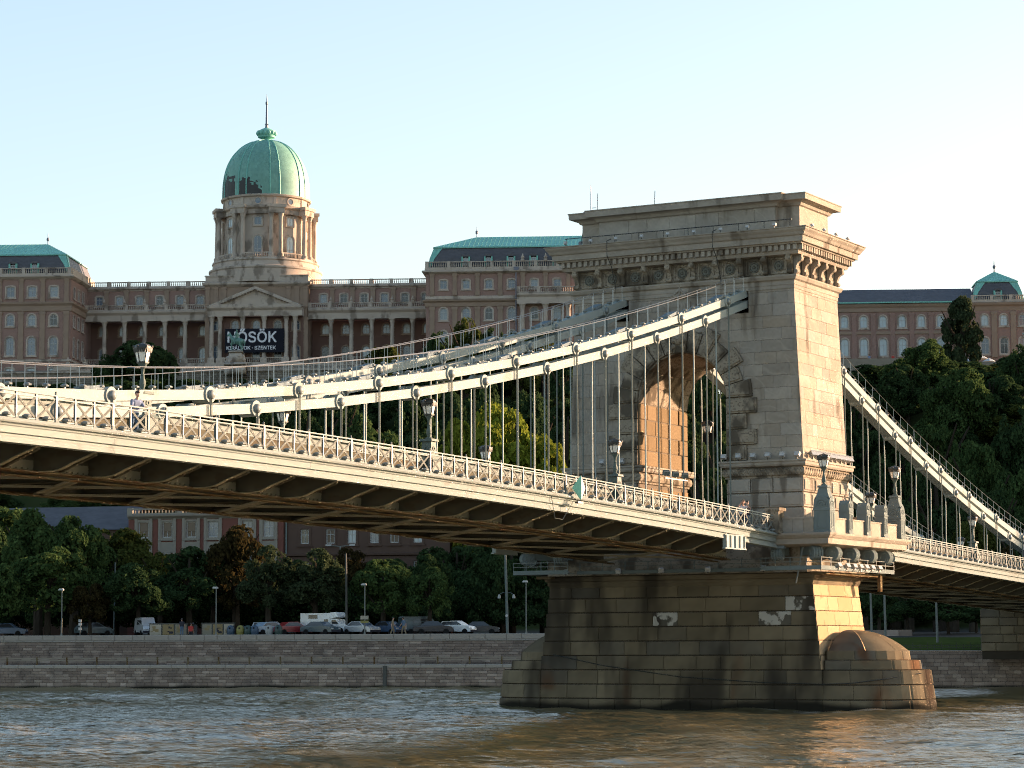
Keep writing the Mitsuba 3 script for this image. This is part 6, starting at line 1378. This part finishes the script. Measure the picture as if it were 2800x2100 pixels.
# ================================================================ trees
def crown_mesh(seed, n, lobes, flat=1.0, top=1.0, leaf=0.06, spread=0.62):
    """Leaf clumps on the lobes of a crown of unit radius (height 2*flat)."""
    g = np.random.default_rng(seed); C, R = [], []
    for i in range(lobes):
        u = g.uniform(-0.75, 0.95); a = g.uniform(0, 2*PI); w = math.sqrt(max(0.05, 1-u*u))*(1-0.35*max(u, 0)*top)
        C.append((spread*w*math.cos(a), spread*w*math.sin(a), u*0.72*flat)); R.append(g.uniform(0.17, 0.37))
    C.append((0, 0, -0.1)); R.append(0.5)
    C, R = np.array(C), np.array(R); pk = g.choice(len(R), n*2, p=R**2/np.sum(R**2))
    d = g.normal(size=(n*2, 3)); d[:, 2] += 0.25; d /= np.linalg.norm(d, axis=1, keepdims=True)
    p = C[pk]+d*(R[pk]*(0.72+0.34*g.random(n*2)))[:, None]*[1, 1, 0.9]
    gap = meshkit.fbm(p*3.2+seed, 3, seed)
    ok = (gap > 0.45)
    p, d = p[ok][:n], d[ok][:n]; k = len(p)
    nr = d+g.normal(size=(k, 3))*0.55; nr /= np.linalg.norm(nr, axis=1, keepdims=True)
    a = np.cross(nr, g.normal(size=(k, 3))); a /= np.linalg.norm(a, axis=1, keepdims=True); b = np.cross(nr, a)
    sz = leaf*g.uniform(0.6, 1.25, (k, 1)); a, b = a*sz, b*sz*0.75
    v = np.stack([p-a, p-b*0.9, p+a, p+b*0.9], 1)
    v[:, 1] += nr*sz*0.25; v[:, 3] += nr*sz*0.25
    f = (np.arange(k)*4)[:, None]+np.array([0, 1, 2, 3])
    uv = np.stack([np.repeat(np.clip(0.5+0.5*g.normal(size=k)*0.6, 0, 1), 4), np.repeat(g.random(k), 4)], 1)
    v = v.reshape(-1, 3); f = np.vstack([f[:, [0, 1, 2]], f[:, [0, 2, 3]]])
    return v, f, uv
def trunk_mesh(seed):
    r = random.Random(seed); m = MB()
    m.tube([(0, 0, -0.05), (0.01, 0, 0.25), (0, 0.015, 0.55), (0.01, 0, 0.85)], [0.05, 0.04, 0.032, 0.012], 7)
    for i in range(6):
        a = r.uniform(0, 2*PI); z = r.uniform(0.3, 0.6); L = r.uniform(0.22, 0.36)
        m.tube([(0, 0, z), (L*0.5*math.cos(a), L*0.5*math.sin(a), z+0.13), (L*math.cos(a), L*math.sin(a), z+0.32)], [0.022, 0.014, 0.005], 5)
    return m
VAR = {}
def crown_group(kind, var):
    key = f'{kind}_crown_{var}'
    if key not in VAR:
        spec = {'near': (9000, 24, 1.05, 0.05), 'wide': (9000, 26, 0.85, 0.05), 'tall': (12000, 34, 1.5, 0.06), 'big': (17000, 34, 0.95, 0.04)}[var]
        v, f, uv = crown_mesh(hash_(key), spec[0], spec[1], spec[2], 1.0 if var != 'tall' else 1.6, spec[3], 0.72)
        scene[key] = {'type': 'shapegroup', 'leaves': mikit.ply((v, f), 'leaf_'+kind, False, uv=uv)}
        VAR[key] = 1
    return key
def hash_(s): return sum(ord(c)*(i+1) for i, c in enumerate(s)) % 9973
for i in range(3): scene[f'trunk_{i}'] = {'type': 'shapegroup', 'wood': mikit.ply(trunk_mesh(i+40).mesh()[:2], 'bark', 40)}
def tree(where, x, y, ztop, rad, kind, label, i):
    r = random.Random(i*17+3); gz_ = float(ground_z(np.array([x]), np.array([y]))[0])
    bush = ztop-gz_ < rad*1.4
    k = thing('bush' if bush else 'tree', label, 'bush' if bush else 'tree')
    h = max(ztop-gz_, rad*1.2); rad *= 1.22 if where == 'q' else 1.12
    var = 'tall' if (h > 3.1*rad and where == 'h' and 'poplar' in label) else ('big' if kind == 'bright' or rad > 5.3 else ('near' if r.random() < 0.6 else 'wide'))
    flat = {'near': 1.05, 'wide': 0.85, 'tall': 1.5, 'big': 0.95}[var]
    ch = h*(0.86 if where == 'q' else 0.92) if h < 5*rad else 3.6*rad          # crown height
    sz = ch/(2.05*flat)
    a = r.uniform(0, 2*PI); ca, sa = math.cos(a), math.sin(a)
    M = np.array([[rad*ca, -rad*sa, 0, x], [rad*sa, rad*ca, 0, y], [0, 0, sz, ztop-sz*flat*1.02], [0, 0, 0, 1.0]])
    scene[k+'__crown'] = {'type': 'instance', 'shapegroup': {'type': 'ref', 'id': crown_group(kind, var)}, 'to_world': T(M)}
    M2 = np.array([[h*ca*0.8, -h*sa*0.8, 0, x], [h*sa*0.8, h*ca*0.8, 0, y], [0, 0, h*0.95, ztop-h*0.98], [0, 0, 0, 1.0]])
    scene[k+'__trunk'] = {'type': 'instance', 'shapegroup': {'type': 'ref', 'id': f'trunk_{i % 3}'}, 'to_world': T(M2)}
TREES = [
    ('q', 66.2, 104.1, 14.6, 3.9, 'mid', 'mid green tree beside the leftmost quay lamp'),
    ('q', 93.6, 132.1, 21.3, 5.6, 'mid', 'big green tree at the left edge rising to the underside of the bridge'),
    ('q', 87.8, 112.1, 17.9, 4.7, 'olive', 'tree with a broad olive tinted top left of the brick apartment house'),
    ('q', 67.0, 99.3, 10.5, 1.9, 'brown', 'small reddish brown tree between darker trees on the quay'),
    ('q', 70.8, 96.1, 12.8, 3.2, 'dark', 'dark green tree behind the first poster boards'),
    ('q', 76.5, 93.8, 14.8, 3.6, 'dark', 'very dark round tree in front of the left windows of the brick apartment house'),
    ('q', 80.3, 90.5, 17.0, 3.4, 'brown', 'tall brownish tree covering the middle of the brick apartment house'),
    ('q', 73.8, 82.1, 14.1, 2.8, 'silver', 'grey green tree right of the tall brownish tree'),
    ('q', 76.1, 78.0, 13.8, 3.1, 'silver', 'grey green tree above the white box truck'),
    ('q', 79.4, 72.0, 13.0, 3.0, 'mid', 'rounded green tree right of the tall dark tram pole'),
    ('q', 80.1, 66.9, 12.1, 2.2, 'mid', 'small pointed green tree above the pale hatchback'),
    ('q', 100.8, 89.1, 15.2, 2.5, 'brown', 'dull brownish tree behind the double armed street lamp'),
    ('q', 110.6, 81.3, 16.4, 4.6, 'dark', 'dark tree mass behind the small pointed tree'),
    ('q', 113.6, 75.8, 17.0, 4.2, 'dark', 'dark tree behind the pole with two lantern arms'),
    ('q', 60.5, 106.5, 13.1, 2.6, 'mid', 'green tree cut by the left edge of the photo above the quay'),
    ('q', 111.3, 69.9, 15.7, 3.7, 'dark', 'dark tree directly left of the bridge pier'),
    ('q', 93.2, 109.7, 12.7, 2.5, 'dark', 'dark tree in the gap behind the two poster boards'),
    ('q', 107.6, 29.6, 10.5, 2.4, 'dark', 'dark tree seen under the right span next to the pier'),
    ('q', 97.6, 22.9, 9.4, 2.5, 'dark', 'dark bush behind the lawn under the right span'),
    ('q', 99.6, 19.4, 9.2, 2.9, 'dark', 'wide dark bush behind the lawn, left of the far abutment'),
    ('q', 102.9, 17.7, 8.2, 1.6, 'dark', 'dark bush touching the far abutment under the right span'),
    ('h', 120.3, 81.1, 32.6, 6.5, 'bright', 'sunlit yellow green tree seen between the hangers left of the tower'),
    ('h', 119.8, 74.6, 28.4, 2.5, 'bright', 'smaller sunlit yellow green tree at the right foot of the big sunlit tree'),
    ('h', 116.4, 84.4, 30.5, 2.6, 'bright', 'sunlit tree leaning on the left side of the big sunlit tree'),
    ('h', 175.8, 145.4, 40.7, 4.4, 'dark', 'dark hillside tree below the chains under the portico'),
    ('h', 146.8, 115.7, 35.8, 4.6, 'mid', 'green hillside tree behind the street lamp with the flared pedestal'),
    ('h', 175.1, 125.8, 40.5, 4.2, 'dark', 'dark hillside tree left of and above the sunlit tree'),
    ('h', 185.9, 126.6, 42.6, 3.8, 'dark', 'dark hillside tree just above the left part of the sunlit tree'),
    ('h', 197.3, 126.2, 44.7, 4.5, 'dark', 'dark hillside tree directly above the sunlit tree'),
    ('h', 196.0, 118.5, 43.0, 4.4, 'dark', 'dark hillside tree above the right part of the sunlit tree'),
    ('h', 176.7, 102.1, 39.4, 3.1, 'dark', 'dark hillside tree touching the left leg of the tower'),
    ('h', 195.1, 151.2, 44.4, 4.0, 'dark', 'dark hillside tree below the right wing of the palace'),
    ('h', 172.9, 150.6, 40.7, 3.8, 'dark', 'dark hillside tree below the equestrian statue'),
    ('h', 227.7, 147.1, 59.4, 3.6, 'olive', 'round tree with sunlit edge in front of the right pavilion of the palace'),
    ('h', 229.0, 153.5, 57.5, 2.6, 'dark', 'dark tree at the left corner of the right pavilion'),
    ('h', 231.7, 144.4, 57.8, 2.8, 'dark', 'small dark tree right of the round tree before the right pavilion'),
    ('h', 235.8, 141.0, 58.3, 3.1, 'olive', 'olive tree in front of the projecting columns of the right pavilion'),
    ('h', 239.2, 138.6, 59.5, 2.6, 'olive', 'olive tree close to the tower, before the right pavilion'),
    ('h', 229.2, 128.8, 53.8, 3.0, 'dark', 'dark tree behind the far chain next to the tower'),
    ('h', 231.6, 165.7, 56.3, 3.5, 'olive', 'olive tree in front of the right wing of the palace'),
    ('h', 222.9, 151.0, 52.6, 3.7, 'dark', 'dark tree below the round tree, seen between the two chains'),
    ('h', 225.4, 157.1, 52.0, 3.0, 'dark', 'small dark tree seen between the chains below the right wing'),
    ('h', 211.2, 202.7, 57.5, 5.8, 'dark', 'large dark tree before the left wing of the palace, behind the leftmost street lamp'),
    ('h', 207.5, 205.8, 54.5, 3.0, 'dark', 'low dark tree at the left foot of the large tree before the palace'),
    ('h', 212.0, 197.7, 54.9, 2.8, 'dark', 'low dark tree at the right foot of the large tree before the palace'),
    ('h', 226.3, 191.1, 51.1, 1.3, 'dark', 'small dark bush on the wall below the equestrian statue'),
    ('h', 307.3, 87.6, 69.3, 3.6, 'silver', 'tall poplar like tree before the wing of the palace at right'),
    ('h', 276.5, 83.7, 57.1, 4.2, 'mid', 'rounded green tree before the right wing windows, left of the poplar'),
    ('h', 265.9, 83.3, 51.7, 3.7, 'dark', 'dark tree below the rounded tree left of the poplar'),
    ('h', 255.6, 71.1, 49.7, 5.7, 'mid', 'wide lighter green tree on the slope below the parasols'),
    ('h', 264.5, 86.0, 50.8, 4.3, 'dark', 'dark tree under the terrace where people stand'),
    ('h', 252.5, 88.0, 46.1, 3.6, 'dark', 'dark hillside tree beside the tower above the right chain'),
    ('h', 234.5, 80.6, 39.0, 4.6, 'dark', 'dark hillside tree beside the tower behind the right chain'),
    ('h', 237.3, 74.9, 41.2, 5.2, 'dark', 'dark tree just above the upper right chain'),
    ('h', 230.9, 65.9, 39.9, 4.5, 'mid', 'green tree in the middle of the right hillside'),
    ('h', 263.1, 68.0, 49.1, 5.4, 'dark', 'dark tree right of the parasols on the slope'),
    ('h', 274.9, 66.2, 54.7, 3.4, 'dark', 'dark tree at the right edge below the palace wing'),
    ('h', 237.0, 54.7, 40.8, 4.5, 'dark', 'dark tree at the right edge halfway up the slope'),
    ('h', 215.2, 54.0, 34.7, 5.0, 'mid', 'green tree above the handrail of the right chain'),
    ('h', 202.9, 56.4, 30.8, 4.7, 'dark', 'dark tree crossed by the right chains'),
    ('h', 204.6, 63.6, 31.2, 4.5, 'dark', 'dark tree below the right chains near the tower'),
    ('h', 188.2, 62.9, 27.6, 4.0, 'dark', 'dark tree behind the hangers right of the tower'),
    ('h', 208.3, 46.4, 30.7, 4.1, 'mid', 'green tree at the right edge above the chain end'),
    ('h', 187.4, 43.9, 25.4, 4.4, 'dark', 'dark tree at the lower right of the slope above the chains'),
    ('h', 175.6, 45.0, 23.3, 4.0, 'dark', 'dark tree behind the right span hangers, above the olive bush'),
    ('h', 172.9, 50.0, 23.3, 3.8, 'dark', 'dark tree behind the balcony lamp at right'),
    ('h', 160.9, 51.5, 20.5, 3.2, 'dark', 'dark tree behind the capped posts of the balcony'),
    ('h', 170.3, 34.3, 20.9, 3.2, 'dark', 'dark tree at the right edge above the railing'),
    ('h', 128.9, 26.7, 18.1, 3.5, 'olive', 'olive bush behind the railing of the right span'),
    ('h', 84.5, 8.4, 12.9, 1.1, 'brown', 'brownish bush above the railing near the right edge'),
    ('h', 222.7, 100.3, 47.0, 3.4, 'dark', 'dark tree framed by the top of the tower arch'),
    ('h', 195.0, 90.1, 38.0, 3.2, 'dark', 'dark tree seen through the left part of the arch'),
    ('h', 179.1, 78.2, 33.6, 3.0, 'dark', 'dark tree seen through the right part of the arch'),
    ('h', 160.0, 72.6, 27.4, 3.3, 'dark', 'dark tree seen through the arch behind the lantern')]
TREES += [('q', 76.4, 113.7, 19.5, 3.8, 'mid', 'tall green tree second from the left edge, behind the leftmost quay lamp'), ('q', 76.7, 109.2, 18.6, 3.1, 'mid', 'tall green tree left of the dark slate roof under the bridge'), ('q', 80.7, 125.0, 18.1, 3.7, 'dark', 'dark tree cut off by the left edge behind the quay trees'), ('q', 83.2, 110.7, 15.4, 2.8, 'mid', 'green tree in front of the dark slate roof'), ('q', 82.4, 101.9, 14.4, 2.4, 'olive', 'olive tree left of the very dark round tree'), ('q', 85.1, 96.9, 14.4, 2.4, 'dark', 'dark tree between the very dark round tree and the brownish tree'), ('q', 93.5, 92.3, 13.8, 2.4, 'dark', 'dark tree filling the gap left of the white box truck')]
for i, tr in enumerate(TREES): tree(*tr, i)
WOOD = thing('hillside_wood', 'dense dark wood covering the hillside between the nearer trees', 'wood', kind='stuff')
r = random.Random(77); n_ = 0
def filler(x, y, rad, h, kind, cap=99.0):
    global n_
    h = min(h, cap-float(ground_z(np.array([x]), np.array([y]))[0]))
    if h < 2.0: return
    n_ += 1; z = float(ground_z(np.array([x]), np.array([y]))[0]); a = r.uniform(0, 2*PI); ca, sa = math.cos(a)*rad, math.sin(a)*rad
    flat = 1.05
    M = np.array([[ca, -sa, 0, x], [sa, ca, 0, y], [0, 0, h*0.5/flat, z+h*0.47], [0, 0, 0, 1.0]])
    scene[f'{WOOD}__{n_:03d}'] = {'type': 'instance', 'shapegroup': {'type': 'ref', 'id': crown_group(kind, 'near')}, 'to_world': T(M)}
for sx_ in np.arange(-70, 45, 8.5):             # slope below the palace
    for o_ in (-36, -47, -58, -70, -84, -100):
        p_ = P0+(sx_+r.uniform(-3, 3))*PE+(o_+r.uniform(-3, 3))*PN
        filler(p_[0], p_[1], r.uniform(4.2, 6.5), r.uniform(6, 8.5), ('dark', 'dark', 'mid')[r.randrange(3)], 49.5)
for sx_ in np.arange(45, 152, 9):               # slope at right
    for o_ in (-16, -28, -40, -53, -68, -84, -102):
        p_ = P0+(sx_+r.uniform(-3, 3))*PE+(o_+r.uniform(-3, 3))*PN
        filler(p_[0], p_[1], r.uniform(4.5, 7), r.uniform(6.5, 9), ('dark', 'dark', 'mid', 'mid', 'olive')[r.randrange(5)], 54.5)
for q_ in np.arange(-48, 34, 5.5):              # rows of trees along the quay street
    for o_ in (36, 46):
        p_ = Q0+(q_+r.uniform(-2, 2))*QE+(o_+r.uniform(-2, 2))*QN
        filler(p_[0], p_[1], r.uniform(3.2, 4.4), r.uniform(7.5, 9.5), 'dark')
for k in [k for k in labels if 'label' in labels[k] and len(labels[k]['label'].split()) > 16]: print('long label', k)
